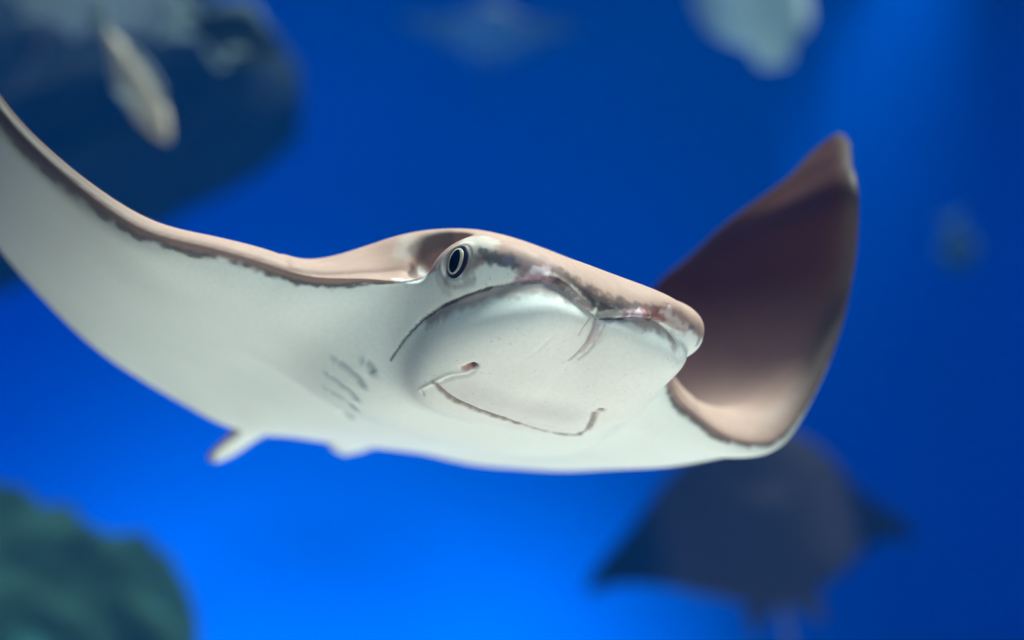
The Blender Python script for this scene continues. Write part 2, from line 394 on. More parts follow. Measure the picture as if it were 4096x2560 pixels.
# sculpting: where marks on the posed body are moved to (tenths of a millimetre, body axes)
WARPS = [
 (0.03,[(-1466,-2566,454),(-1330,-2330,264),(-1204,-2050,147),(-1082,-1731,76),(-958,-1416,35),(-1662,-2874,758),(-3685,-2428,347),(-3833,-1862,32),(-3835,-1392,-105),(-3955,-1023,-142),(-4976,-871,-27),(-4766,-654,-95),(-3634,72,-274),(-4945,773,-69),(-3535,434,-259),(-4196,958,-123),(-3925,1389,-156),(-3473,1585,-122),(-1956,1621,-176),(-1311,1741,-130),(-813,1066,-103),(-938,1315,-151),(-1048,1580,-118),(-1199,1930,48),(-1275,2113,272),(-1381,2228,548),(-1564,2326,951),(-1719,2413,1276),(-1997,2620,1804),(-2353,2873,2339),(-2755,2986,2644),(-2755,2859,2514),(-2815,2655,2280),(-2875,2491,2017),(-3085,2364,1771),(-3264,2244,1367),(-183,-467,150),(-68,-274,136),(-76,-28,150),(-74,237,142),(-96,445,121),(-188,628,125),(-183,686,46),(-143,640,-72)],
  [(-1487,-2567,392),(-1347,-2317,194),(-1222,-2035,71),(-1086,-1719,49),(-960,-1408,19),(-1669,-2866,727),(-3674,-2446,407),(-3825,-1858,50),(-3845,-1389,-141),(-3887,-731,-296),(-4932,-544,-300),(-4684,-381,-180),(-3795,-334,-273),(-5051,437,18),(-3602,228,-209),(-4219,841,-52),(-3928,1308,-63),(-3460,1586,-83),(-1941,1686,-213),(-1312,1803,-210),(-861,996,-167),(-992,1245,-232),(-1108,1532,-247),(-1262,1909,-123),(-1335,2065,144),(-1414,2198,480),(-1556,2343,955),(-1695,2451,1304),(-1980,2611,1867),(-2404,2793,2281),(-2792,2932,2596),(-2791,2813,2458),(-2835,2651,2224),(-2910,2431,1983),(-3109,2281,1797),(-3361,1997,1372),(-178,-463,163),(-70,-272,128),(-88,-36,124),(-92,218,109),(-109,428,100),(-204,617,89),(-195,676,22),(-141,647,-77)]),
 (0.012,[(-797,-714,-358),(-648,-698,-295),(-496,-681,-252),(-294,-667,-199),(-183,-632,-126),(-84,-576,-92),(-15,-492,-68),(26,-380,-64),(48,-250,-87),(45,-147,-132),(14,0,-209),(31,93,-160),(44,214,-107),(23,367,-69),(-21,489,-55),(-46,553,-97),(-20,580,-213),(-143,618,-332),(-358,628,-421),(-516,578,-500),(25,-35,-139),(60,175,-59),(-35,298,79),(-43,431,60),(-148,660,-36),(-53,590,-144),(-236,-621,177),(-101,-481,126),(-86,-268,137),(-57,-31,111),(-917,-907,255),(-806,-767,283),(-763,-667,308),(-735,-882,129),(-773,-853,199),(-785,-777,261),(-432,-745,103),(-475,-782,47),(-520,-802,20),(-591,-837,24),(-688,-939,-4),(-711,-851,-128),(-676,-775,-196),(-1703,-2865,770),(-1515,-2558,424),(-1366,-2317,233),(-1260,-2038,124),(-1144,-1714,97),(-1047,-1392,92),(-1028,-1199,146),(-995,-1013,223),(-888,-878,260),(-3655,-2433,388),(-3940,-1823,53),(-4010,-1350,-138),(-4082,-961,-225),(-3915,-677,-296),(-4972,334,-5),(-3497,45,-254),(-2026,1352,-285),(-1260,1884,-161),(-3735,577,-140),(-3745,995,-119),(-2940,1230,-214),(-4997,-538,-305),(-3062,3087,2841),(-2689,2996,2595),(-2282,2723,2173),(-1978,2591,1876),(-1514,2317,837),(-1652,2438,1213),(-1416,2207,471),(-3090,2995,2765),(-3115,2839,2591),(-3077,2654,2325),(-3119,2479,2110),(-3221,2300,1871),(-3340,2139,1634),(-3387,1987,1344),(-939,1163,-123),(-1004,1327,-177),(-1094,1563,-194),(-1194,1813,-141),(-894,1055,-65)],
  [(-814,-720,-404),(-666,-718,-323),(-500,-695,-248),(-298,-665,-213),(-184,-594,-173),(-67,-502,-129),(22,-381,-91),(58,-290,-77),(63,-204,-98),(51,-129,-134),(16,-17,-181),(24,77,-161),(26,184,-126),(-9,309,-95),(-60,422,-93),(-84,486,-133),(-58,497,-229),(-173,516,-299),(-365,545,-339),(-513,527,-425),(23,-22,-160),(41,168,-109),(-28,314,81),(-31,462,60),(-144,657,-19),(-58,588,-156),(-232,-600,165),(-103,-491,134),(-86,-265,131),(-63,-46,113),(-926,-895,213),(-801,-752,282),(-729,-593,324),(-711,-761,55),(-739,-740,162),(-745,-679,264),(-411,-699,110),(-454,-724,41),(-503,-724,-21),(-575,-747,-39),(-697,-932,-39),(-705,-879,-75),(-647,-787,-89),(-1710,-2858,739),(-1520,-2555,406),(-1374,-2313,203),(-1267,-2027,85),(-1150,-1704,65),(-1057,-1384,50),(-1041,-1171,67),(-1010,-1008,169),(-895,-879,240),(-3655,-2444,403),(-3939,-1841,78),(-4001,-1360,-100),(-4074,-966,-192),(-3929,-720,-287),(-4948,400,-12),(-3447,166,-247),(-2034,1360,-318),(-1273,1868,-180),(-3741,576,-155),(-3750,995,-133),(-2942,1237,-230),(-4994,-533,-301),(-3082,3106,2753),(-2727,2968,2512),(-2275,2746,2168),(-1975,2607,1865),(-1515,2319,834),(-1650,2431,1227),(-1418,2202,472),(-3119,3018,2647),(-3118,2897,2507),(-3064,2721,2280),(-3122,2518,2054),(-3230,2316,1820),(-3350,2155,1584),(-3384,1986,1356),(-983,1065,-138),(-1041,1272,-222),(-1128,1523,-251),(-1217,1796,-191),(-935,969,-87)]),
 (0.008,[(-82,574,-155),(-78,527,-131),(-52,427,-131),(-3,299,-130),(31,178,-154),(-82,568,-205),(-156,549,-270),(31,44,-193),(19,-10,-212),(60,-156,-130),(43,-330,-55),(-10,-428,-83),(-887,-749,-399),(-795,-745,-319),(-658,-721,-261),(-473,-688,-198),(-316,-657,-167),(-153,-581,-125),(-140,653,-4),(-176,640,-87),(-63,463,-76),(28,222,-97),(-173,567,130),(-80,335,124),(-87,-17,125),(-145,-244,158),(-167,-457,166),(-315,-602,200),(-962,-804,317),(-1002,-879,275),(-843,-691,335),(-745,-584,337),(-707,-748,40),(-537,-759,-61),(-438,-723,35),(-610,-794,-72),(-1790,-2860,801),(-1520,-2555,405),(-1267,-2028,85),(-1030,-1391,32),(-3616,-2446,394),(-3987,-1366,-101),(-3934,-667,-291),(-4813,363,-28),(-3824,603,-141),(-2844,1187,-244),(-2034,1360,-318),(-1249,1494,-336),(-1275,1836,-216),(-1418,2202,472),(-2025,2615,1925),(-3084,3105,2750),(-3122,2518,2055),(-3337,2149,1577),(-985,1067,-134),(-1127,1524,-251),(-1131,-1158,114),(31,-175,-308),(-317,-501,-490),(-570,-22,-552),(-107,251,-365),(-539,564,-401),(-726,-567,-595),(-66,-532,21),(48,-61,-11)],
  [(-106,526,-171),(-92,468,-101),(-55,381,-82),(-8,263,-101),(23,143,-135),(-106,528,-229),(-165,531,-275),(35,38,-174),(24,-20,-186),(64,-137,-141),(51,-296,-72),(-3,-402,-93),(-874,-715,-398),(-791,-718,-340),(-657,-704,-279),(-475,-676,-219),(-319,-642,-197),(-152,-562,-147),(-141,656,-12),(-183,646,-116),(-68,451,-77),(27,224,-102),(-178,577,102),(-85,342,102),(-93,-34,127),(-145,-241,154),(-172,-465,161),(-306,-574,195),(-968,-795,286),(-1009,-870,244),(-846,-688,321),(-747,-587,334),(-711,-756,36),(-533,-758,-50),(-440,-729,36),(-619,-808,-81),(-1796,-2850,770),(-1520,-2555,406),(-1266,-2027,85),(-1029,-1389,33),(-3617,-2448,392),(-3987,-1363,-104),(-3951,-714,-287),(-4818,360,-40),(-3824,608,-147),(-2844,1192,-248),(-2033,1359,-314),(-1248,1494,-331),(-1273,1834,-208),(-1418,2202,472),(-2025,2637,1899),(-3082,3106,2753),(-3121,2517,2060),(-3337,2149,1578),(-986,1067,-137),(-1128,1523,-251),(-1131,-1146,96),(29,-177,-311),(-315,-498,-489),(-571,-24,-553),(-108,249,-366),(-537,574,-410),(-725,-565,-597),(-66,-528,16),(47,-64,-10)]),
 (0.03,[(-3113,2987,2613),(-3035,2743,2303),(-2514,2663,2127),(-2161,2653,2024),(-2936,2503,1994),(-2532,2482,1879),(-2205,2494,1796),(-1930,2548,1730),(-2966,2317,1741),(-2624,2339,1655),(-2303,2377,1581),(-2013,2414,1518),(-1800,2483,1489),(-3020,2168,1502),(-2727,2217,1440),(-2433,2270,1381),(-2154,2316,1329),(-1876,2351,1275),(-1676,2432,1252),(-3133,2032,1283),(-2865,2106,1244),(-2600,2171,1209),(-2308,2223,1143),(-2021,2266,1100),(-1743,2288,1041),(-2765,2079,1008),(-2471,2141,969),(-2218,2182,929),(-1920,2211,881),(-1595,2230,805),(-2663,2066,800),(-2375,2111,758),(-2086,2137,704),(-1734,2135,621),(-1469,2179,586),(-2561,2028,575),(-2250,2055,532),(-1878,2049,450),(-1509,2024,376),(-1391,2152,389),(-1852,1870,212),(-1518,1866,170),(-1345,1959,159),(-1251,1736,-78),(-3210,2306,1803),(-2977,2749,2295),(-2988,2947,2546),(-3055,3066,2701),(-2464,2814,2287),(-1984,2602,1840),(-1686,2440,1274),(-1559,2332,934),(-1408,2172,450),(-1385,2078,96),(-243,-686,0),(50,-169,9),(36,-384,-304),(-7,307,-174),(-107,585,-14),(-461,-207,-550),(-1187,-823,-443),(-4844,-548,-262),(-1399,-2083,-53),(-2507,-2486,268),(-2197,1162,-313),(-3631,910,-147),(-1147,1277,-329),(-865,925,-139),(-955,-890,211),(-2028,460,360),(-3080,-108,425),(-4077,379,230),(-3039,-1108,198),(-1538,946,204),(-4249,892,-60),(-4721,-28,-9)],
  [(-2065,2367,2101),(-2051,2178,1847),(-1537,2082,1668),(-1190,2057,1563),(-2129,2053,1639),(-1730,2019,1522),(-1408,2019,1437),(-1140,2061,1369),(-2401,2012,1506),(-2063,2025,1419),(-1746,2054,1343),(-1460,2082,1279),(-1251,2143,1248),(-2708,2004,1380),(-2416,2049,1317),(-2125,2097,1257),(-1849,2138,1204),(-1573,2168,1149),(-1375,2245,1126),(-3026,1978,1244),(-2759,2051,1205),(-2495,2114,1169),(-2203,2164,1103),(-1917,2205,1060),(-1640,2226,1000),(-2758,2075,1006),(-2464,2137,966),(-2211,2178,927),(-1913,2207,878),(-1588,2226,802),(-2663,2066,800),(-2375,2111,758),(-2086,2137,704),(-1734,2135,621),(-1469,2179,586),(-2561,2028,575),(-2250,2055,532),(-1878,2049,450),(-1509,2024,376),(-1391,2152,389),(-1852,1870,212),(-1518,1866,170),(-1345,1959,159),(-1251,1736,-78),(-2633,2002,1565),(-1989,2178,1835),(-1942,2325,2037),(-1998,2430,2175),(-1434,2185,1786),(-1109,2060,1432),(-1358,2236,1136),(-1514,2303,916),(-1408,2172,450),(-1385,2078,96),(-243,-686,0),(50,-169,9),(36,-384,-304),(-7,307,-174),(-107,585,-14),(-461,-207,-550),(-1187,-823,-443),(-4844,-548,-262),(-1399,-2083,-53),(-2507,-2486,268),(-2197,1162,-313),(-3631,910,-147),(-1147,1277,-329),(-865,925,-139),(-955,-890,211),(-2028,460,360),(-3080,-108,425),(-4077,379,230),(-3039,-1108,198),(-1538,946,204),(-4249,892,-60),(-4721,-28,-9)]),
]
# creases, folds and slits ('g': radius, depth) and skin markings and painted-in shade of folds and hollows ('p': radius, colour) along lines on the body
STROKES = [
 ('g','a',15,(16,1),[(-879,-716,-396),(-868,-716,-388),(-852,-717,-381),(-838,-717,-373),(-827,-716,-365),(-814,-717,-357),(-798,-717,-349),(-784,-718,-342),(-772,-717,-334),(-758,-716,-327),(-741,-717,-320),(-735,-715,-311),(-718,-715,-304),(-708,-712,-296),(-689,-712,-291),(-683,-708,-283),(-665,-708,-277),(-651,-706,-271),(-630,-707,-266),(-625,-702,-257),(-609,-701,-251),(-594,-700,-245),(-579,-698,-240),(-566,-694,-234),(-553,-690,-229),(-534,-688,-226),(-519,-685,-221),(-503,-682,-217),(-490,-678,-212),(-473,-675,-208),(-459,-672,-203),(-443,-669,-199),(-422,-668,-197),(-406,-665,-193),(-389,-661,-190),(-371,-658,-189),(-356,-653,-186),(-340,-649,-183),(-319,-647,-183),(-309,-641,-179),(-292,-637,-177),(-276,-633,-174),(-262,-628,-171),(-246,-624,-169),(-234,-618,-166),(-223,-613,-162),(-210,-607,-160),(-198,-601,-157),(-190,-594,-153),(-178,-588,-150),(-170,-580,-146),(-160,-574,-143),(-149,-567,-140),(-141,-560,-136),(-132,-553,-132),(-125,-546,-128),(-117,-538,-124),(-109,-531,-121),(-101,-523,-118),(-93,-515,-115),(-86,-507,-112),(-77,-499,-110),(-70,-491,-107),(-61,-483,-104),(-55,-475,-101),(-48,-466,-98),(-40,-458,-96),(-33,-450,-93),(-28,-441,-89),(-21,-433,-87),(-15,-424,-85),(-9,-415,-83),(-2,-406,-81),(3,-396,-79),(9,-387,-76),(14,-378,-74),(20,-369,-72),(24,-359,-69),(29,-350,-67),(35,-341,-64),(39,-331,-64),(43,-321,-64),(47,-310,-63),(51,-300,-63),(55,-290,-63),(58,-279,-62),(62,-269,-63),(64,-259,-67),(66,-249,-71),(68,-239,-75),(69,-229,-79),(70,-218,-82),(70,-207,-86),(70,-198,-92),(69,-188,-97),(67,-177,-102),(66,-167,-107),(64,-157,-112),(62,-146,-117),(59,-135,-121),(57,-124,-126),(53,-113,-130),(46,-100,-133),(42,-88,-136),(38,-76,-140),(33,-64,-144),(24,-50,-146),(24,-40,-152),(20,-29,-157),(18,-19,-162),(20,-11,-169)],None),
 ('g','a',15,(13,1),[(21,11,-164),(23,21,-161),(27,31,-158),(27,44,-154),(24,57,-149),(24,69,-145),(24,81,-141),(24,93,-137),(24,105,-133),(23,117,-129),(24,129,-126),(24,141,-122),(25,152,-119),(28,163,-116),(26,176,-111),(24,189,-108),(22,203,-105),(19,216,-102),(16,230,-98),(6,247,-93),(0,263,-88),(-10,280,-82),(-15,295,-78),(-21,311,-73),(-26,325,-71),(-33,340,-71),(-42,357,-70),(-49,372,-70),(-53,386,-70),(-58,400,-71),(-66,417,-70),(-69,430,-71),(-74,444,-73),(-85,458,-77),(-95,471,-82),(-101,482,-87),(-107,494,-93),(-109,503,-100),(-117,516,-105),(-114,520,-116),(-112,523,-127),(-111,526,-139),(-108,528,-151),(-108,532,-162),(-111,537,-172),(-110,537,-184),(-114,539,-194),(-115,540,-206),(-119,541,-216)],None),
 ('g','a',22,(30,1),[(-532,-580,-545),(-532,-571,-551),(-539,-558,-556),(-540,-548,-562),(-545,-537,-567),(-548,-526,-572),(-556,-514,-576),(-561,-501,-579),(-564,-490,-583),(-571,-476,-586),(-571,-465,-590),(-578,-452,-592),(-582,-439,-594),(-584,-426,-596),(-591,-412,-595),(-591,-400,-597),(-599,-385,-597),(-597,-374,-599),(-605,-359,-599),(-607,-346,-600),(-613,-332,-600),(-620,-317,-600),(-628,-302,-599),(-630,-289,-600),(-634,-276,-600),(-635,-263,-600),(-643,-248,-599),(-650,-232,-598),(-658,-217,-597),(-666,-202,-595),(-674,-186,-594),(-682,-171,-593),(-690,-155,-591),(-698,-139,-590),(-706,-124,-589),(-731,-101,-583),(-739,-85,-582),(-757,-66,-578),(-779,-44,-572),(-787,-28,-571),(-788,-15,-571),(-780,-6,-573),(-789,10,-571),(-796,26,-570),(-804,42,-568),(-813,59,-566),(-819,74,-565),(-823,88,-565),(-832,105,-563),(-839,121,-561),(-847,137,-560),(-856,154,-558),(-864,170,-556),(-871,186,-553),(-873,200,-552),(-899,224,-545),(-907,241,-542),(-932,265,-535),(-940,282,-532),(-941,295,-531),(-950,313,-528),(-964,332,-523),(-976,350,-518),(-976,364,-516),(-985,381,-511),(-994,398,-507),(-1019,423,-498),(-1012,433,-497),(-1012,446,-493),(-988,448,-494),(-972,454,-494),(-877,421,-511),(-846,417,-509),(-780,397,-518),(-728,381,-521),(-682,364,-522),(-649,353,-518),(-623,345,-513),(-593,335,-510),(-558,320,-507),(-533,310,-502),(-509,301,-496),(-485,291,-491)],None),
 ('g','c',32,(-16,1),[(39,-338,-47),(43,-327,-47),(48,-317,-47),(52,-307,-47),(55,-295,-46),(59,-285,-46),(62,-274,-45),(65,-264,-47),(68,-254,-52),(70,-243,-56),(70,-232,-59),(73,-222,-63),(74,-211,-67),(72,-200,-71),(74,-191,-77),(73,-180,-83),(72,-170,-88),(71,-159,-94),(69,-149,-99),(67,-138,-104),(65,-127,-109),(61,-115,-112),(58,-103,-117),(55,-91,-121),(50,-79,-125),(46,-67,-129),(35,-52,-131),(30,-40,-135),(17,-24,-137),(4,-9,-139),(5,0,-146)],None),
 ('g','c',32,(-16,1),[(10,17,-143),(12,28,-139),(15,38,-136),(19,49,-133),(24,58,-131),(26,69,-128),(31,79,-126),(34,90,-123),(37,100,-120),(38,112,-117),(37,125,-113),(39,136,-109),(38,149,-105),(39,161,-102),(39,172,-98),(37,186,-95),(36,199,-92),(33,213,-89),(31,226,-85),(25,242,-81),(22,255,-77),(9,274,-70),(7,288,-67),(-2,305,-62),(-12,322,-59),(-20,338,-58),(-25,352,-58),(-36,370,-57),(-40,384,-58),(-45,398,-58),(-51,413,-58),(-54,427,-59),(-61,441,-62),(-74,456,-65),(-84,469,-70),(-91,482,-75),(-101,495,-80),(-109,507,-85),(-116,520,-90)],None),
 ('g','a',26,(-9,1),[(-519,-526,-558),(-519,-515,-562),(-521,-504,-566),(-521,-493,-570),(-527,-480,-573),(-529,-468,-577),(-534,-455,-578),(-538,-442,-579),(-541,-429,-580),(-540,-418,-582),(-545,-404,-582),(-542,-394,-585),(-546,-380,-585),(-554,-365,-585),(-556,-353,-586),(-561,-339,-586),(-560,-327,-588),(-568,-312,-588),(-568,-300,-588),(-575,-285,-587),(-583,-270,-586),(-575,-261,-589),(-583,-246,-588),(-590,-231,-586),(-597,-216,-585),(-602,-202,-585),(-607,-188,-584),(-615,-172,-583),(-623,-157,-582),(-631,-141,-580),(-639,-125,-579),(-647,-110,-577),(-655,-94,-575),(-663,-78,-574),(-672,-62,-572),(-680,-46,-570),(-688,-30,-568),(-696,-15,-567),(-688,-6,-569),(-696,10,-567),(-697,23,-567),(-705,39,-566),(-713,55,-564),(-705,65,-567),(-713,81,-565),(-722,97,-563),(-723,110,-563),(-722,122,-563),(-723,136,-562),(-731,152,-559),(-723,161,-560),(-731,178,-558),(-739,194,-555),(-740,208,-554),(-748,224,-551),(-757,240,-548),(-748,250,-548),(-746,261,-547),(-757,280,-542),(-749,289,-542),(-757,305,-537),(-749,315,-537),(-746,326,-533),(-734,333,-532),(-733,345,-528),(-708,345,-528),(-674,339,-528),(-666,345,-521),(-632,339,-521)],None),
 ('g','a',14,(-9,1),[(-716,-601,-565),(-683,-604,-564),(-659,-604,-562),(-635,-604,-559),(-611,-603,-557),(-593,-600,-554),(-576,-596,-551),(-559,-593,-547),(-544,-589,-543),(-524,-587,-541),(-513,-581,-536),(-496,-578,-532),(-480,-575,-528),(-469,-569,-524),(-452,-565,-521),(-442,-559,-517),(-426,-555,-514),(-415,-549,-510),(-405,-541,-508),(-397,-533,-506),(-387,-525,-505),(-378,-517,-503),(-369,-509,-501),(-360,-501,-500),(-351,-493,-498),(-336,-487,-498),(-328,-478,-496)],None),
 ('g','a',16,(11,1),[(-519,-565,-547),(-505,-561,-542),(-487,-557,-539),(-472,-553,-534),(-461,-547,-530),(-448,-541,-527),(-438,-533,-524),(-423,-528,-521),(-413,-520,-518),(-405,-512,-516),(-395,-503,-514),(-386,-495,-512),(-376,-487,-511),(-367,-478,-509),(-351,-475,-505),(-339,-470,-500),(-324,-466,-496),(-311,-462,-491),(-297,-458,-486)],None),
 ('g','a',26,(42,0),[(-314,-496,-483),(-299,-489,-480),(-285,-482,-476)],None),
 ('g','a',22,(15,0),[(-342,-518,-490),(-329,-507,-486)],None),
 ('g','a',20,(30,0),[(-460,305,-477),(-462,322,-477)],None),
 ('g','a',13,(12,1),[(-492,315,-487),(-524,325,-492),(-541,328,-500),(-573,337,-505),(-604,348,-510),(-640,363,-515),(-675,376,-519)],None),
 ('g','a',10,(9,1),[(-652,-606,-561),(-660,-596,-569),(-669,-585,-577),(-684,-572,-584)],None),
 ('g','l',12,(7,1),[(19,-13,-179),(23,-17,-192),(22,-18,-203),(20,-19,-215),(17,-20,-225),(13,-20,-236),(8,-21,-246),(3,-23,-256),(-3,-24,-266),(-11,-24,-275),(-18,-25,-284),(-24,-27,-293),(-32,-30,-302),(-41,-32,-310),(-46,-36,-319),(-55,-38,-327),(-64,-41,-335),(-71,-46,-343),(-79,-50,-350),(-90,-53,-357),(-94,-59,-365),(-103,-63,-373)],None),
 ('g','l',12,(6,1),[(36,35,-191),(34,32,-202),(32,29,-213),(28,27,-223),(23,25,-234),(17,24,-243),(11,23,-253),(4,23,-263),(-3,20,-272),(-9,17,-281),(-18,14,-289),(-26,12,-298),(-33,9,-307),(-42,7,-315),(-52,4,-322),(-59,-1,-330),(-68,-6,-337),(-78,-9,-344),(-87,-14,-351),(-95,-18,-358)],None),
 ('g','l',12,(3.5,1),[(36,-50,-179),(40,-57,-192),(42,-65,-205),(43,-71,-217),(39,-76,-228),(38,-81,-239),(29,-81,-249),(23,-83,-259),(17,-84,-270)],None),
 ('g','l',12,(4,1),[(36,42,-206),(33,41,-217),(28,40,-227),(23,39,-238),(17,38,-248),(10,37,-258),(3,34,-267),(-3,30,-276),(-11,28,-285),(-21,26,-293)],None),
 ('g','l',15,(2.5,1),[(44,-222,-308),(36,-226,-316),(30,-230,-324),(21,-233,-332),(13,-236,-339),(3,-239,-346),(-6,-241,-354),(-15,-244,-361),(-25,-247,-368),(-35,-249,-375),(-44,-254,-382),(-55,-258,-387),(-60,-265,-394),(-70,-270,-399),(-81,-275,-404),(-88,-281,-411),(-99,-286,-416),(-109,-291,-421),(-121,-295,-426)],None),
 ('g','l',15,(2,1),[(26,-237,-329),(16,-241,-337),(8,-246,-345),(-1,-250,-353),(-11,-254,-360),(-21,-258,-368),(-34,-260,-374),(-45,-264,-382),(-54,-268,-389),(-65,-272,-397)],None),
 ('g','a',55,(11,1),[(-1036,-805,-399),(-1029,-796,-407),(-1028,-786,-413),(-1024,-776,-421),(-1029,-766,-428),(-1030,-757,-436),(-1032,-747,-444)],None),
 ('g','a',55,(11,1),[(-1214,-912,-382),(-1206,-903,-389),(-1205,-892,-394),(-1197,-883,-401),(-1193,-873,-407),(-1188,-863,-413),(-1181,-854,-420),(-1179,-843,-426),(-1175,-833,-432),(-1172,-823,-439),(-1171,-812,-445),(-1164,-804,-452),(-1164,-793,-458),(-1164,-783,-465),(-1165,-773,-473),(-1166,-763,-480),(-1174,-751,-486),(-1181,-739,-492)],None),
 ('g','a',55,(11,1),[(-1419,-873,-422),(-1418,-861,-428),(-1407,-852,-435),(-1397,-844,-443),(-1397,-832,-448),(-1396,-820,-453),(-1387,-812,-460),(-1386,-800,-465),(-1377,-791,-472),(-1376,-779,-477),(-1367,-770,-483),(-1367,-758,-488),(-1368,-746,-493),(-1377,-733,-498),(-1379,-722,-505),(-1399,-705,-508),(-1410,-692,-512)],None),
 ('g','a',55,(11,1),[(-1614,-806,-449),(-1608,-795,-455),(-1606,-783,-459),(-1597,-774,-465),(-1591,-763,-471),(-1576,-756,-478),(-1576,-743,-482),(-1575,-731,-486),(-1569,-721,-491),(-1574,-707,-494),(-1570,-696,-499),(-1575,-682,-503),(-1581,-669,-507),(-1594,-654,-510),(-1611,-638,-512),(-1629,-621,-514)],None),
 ('g','a',55,(11,1),[(-2039,-587,-444),(-2036,-574,-450),(-2041,-559,-453),(-2374,-443,-379),(-2375,-429,-383),(-2404,-405,-380),(-2393,-395,-387)],None),
 ('g','a',30,(-3.5,1),[(-1148,-851,-414),(-1138,-841,-417),(-1127,-832,-420),(-1114,-824,-423),(-1105,-814,-426),(-1099,-805,-432),(-1097,-794,-437),(-1089,-785,-443),(-1088,-774,-448),(-1081,-765,-454),(-1080,-754,-459)],None),
 ('g','a',30,(-3.5,1),[(-1306,-820,-457),(-1297,-810,-460),(-1281,-802,-465),(-1265,-794,-470),(-1256,-785,-473),(-1248,-776,-479),(-1248,-764,-484),(-1240,-755,-491),(-1241,-743,-495),(-1241,-732,-499),(-1241,-720,-504)],None),
 ('g','a',30,(-3.5,1),[(-1513,-759,-484),(-1507,-746,-487),(-1498,-735,-491),(-1484,-725,-497),(-1485,-713,-504),(-1499,-697,-507),(-1514,-680,-510),(-1528,-663,-513)],None),
 ('p','c',70,(1,0.6,10),[(-802,-776,229),(-791,-783,203),(-783,-790,178),(-773,-796,152)],(0.5, 0.43, 0.38)),
 ('p','c',70,(0.8,0.8,20),[(-256,-640,130),(-222,-628,123),(-190,-616,116),(-162,-602,110),(-143,-584,108),(-125,-567,106)],(0.5, 0.44, 0.4)),
 ('p','c',80,(0.5,1,20),[(-667,-802,-110),(-640,-790,-108),(-616,-777,-106),(-585,-767,-106),(-555,-756,-106),(-526,-745,-107),(-493,-735,-110),(-461,-725,-113),(-422,-717,-118),(-391,-706,-121),(-357,-697,-124),(-323,-689,-124),(-296,-679,-123),(-268,-669,-121),(-243,-658,-118),(-223,-646,-114),(-200,-634,-113),(-181,-620,-109),(-162,-607,-107),(-146,-592,-103),(-130,-578,-98),(-117,-565,-89),(-102,-552,-81),(-88,-539,-72),(-74,-526,-63),(-62,-512,-54)],(0.74, 0.75, 0.71)),
 ('p','c',60,(0.5,1,20),[(-781,-767,-254),(-759,-765,-239),(-741,-763,-223),(-718,-762,-208),(-692,-762,-194),(-672,-759,-178),(-647,-759,-164),(-621,-754,-155),(-589,-746,-150),(-560,-737,-144),(-529,-729,-140),(-492,-723,-137),(-460,-715,-132)],(0.74, 0.75, 0.71)),
 ('p','c',55,(0.6,0.95,20),[(-153,-611,-78),(-138,-600,-68),(-123,-588,-59),(-109,-576,-49),(-97,-563,-39),(-83,-549,-35),(-71,-532,-35),(-58,-516,-35),(-46,-499,-36),(-37,-482,-40),(-28,-466,-49)],(0.74, 0.75, 0.71)),
 ('p','c',50,(0.6,0.8,15),[(-341,-723,-13),(-341,-722,-37),(-348,-719,-59),(-342,-711,-81),(-327,-700,-102),(-315,-687,-122)],(0.55, 0.53, 0.5)),
 ('p','c',32,(1,0.6,5),[(-304,-697,-92),(-281,-683,-104),(-259,-668,-116),(-234,-655,-117),(-212,-641,-116),(-192,-628,-109),(-173,-616,-100)],(0.22, 0.205, 0.19)),
 ('p','c',30,(0.8,0.75,15),[(-346,-715,52),(-334,-718,23),(-330,-718,-3),(-323,-717,-29),(-310,-709,-53),(-298,-702,-78)],(0.26, 0.25, 0.24)),
 ('p','c',42,(0.7,0.85,20),[(-171,-637,58),(-158,-635,34),(-154,-629,12),(-150,-627,-9),(-159,-631,-27),(-170,-634,-44),(-178,-639,-62)],(0.2, 0.19, 0.185)),
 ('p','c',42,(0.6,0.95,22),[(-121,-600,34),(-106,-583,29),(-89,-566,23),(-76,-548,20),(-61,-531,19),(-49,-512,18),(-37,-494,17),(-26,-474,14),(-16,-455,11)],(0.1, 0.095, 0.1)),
 ('p','c',24,(0.6,0.9,12),[(-41,-500,22),(-32,-487,6)],(0.16, 0.14, 0.2)),
 ('p','c',35,(0.6,0.8,20),[(-10,-445,39),(0,-428,24),(8,-412,9),(9,-408,-9),(5,-417,-31),(-4,-423,-51)],(0.3, 0.22, 0.22)),
 ('p','c',40,(0.5,0.85,25),[(11,-394,-55),(21,-379,-46),(29,-363,-37),(37,-347,-28),(44,-331,-18),(46,-313,-7),(52,-306,-23),(54,-299,-43)],(0.66, 0.46, 0.48)),
 ('p','c',24,(0.5,0.9,20),[(23,-378,-19),(33,-357,-10),(41,-336,-10),(48,-317,-25)],(0.74, 0.62, 0.63)),
 ('p','c',22,(0.5,0.8,15),[(-19,-439,-73),(-9,-421,-72),(1,-403,-71),(12,-386,-70),(21,-368,-67),(30,-350,-64),(38,-332,-61),(47,-314,-58),(55,-295,-58),(61,-276,-61),(66,-256,-63)],(0.45, 0.22, 0.26)),
 ('p','c',30,(0.6,0.8,22),[(16,-342,53),(26,-327,42),(36,-311,31),(45,-295,20),(49,-277,11),(57,-262,0),(63,-245,-11),(69,-228,-22)],(0.28, 0.17, 0.16)),
 ('p','c',65,(0.8,0.9,25),[(67,-253,-28),(68,-234,-34),(72,-215,-42),(73,-196,-48),(74,-176,-54),(75,-157,-61),(73,-136,-68),(71,-116,-74),(71,-95,-78),(69,-73,-81),(67,-51,-85),(64,-28,-87),(63,-6,-88),(60,17,-89),(60,39,-90),(55,63,-83),(52,87,-74),(49,110,-65)],(0.085, 0.058, 0.05)),
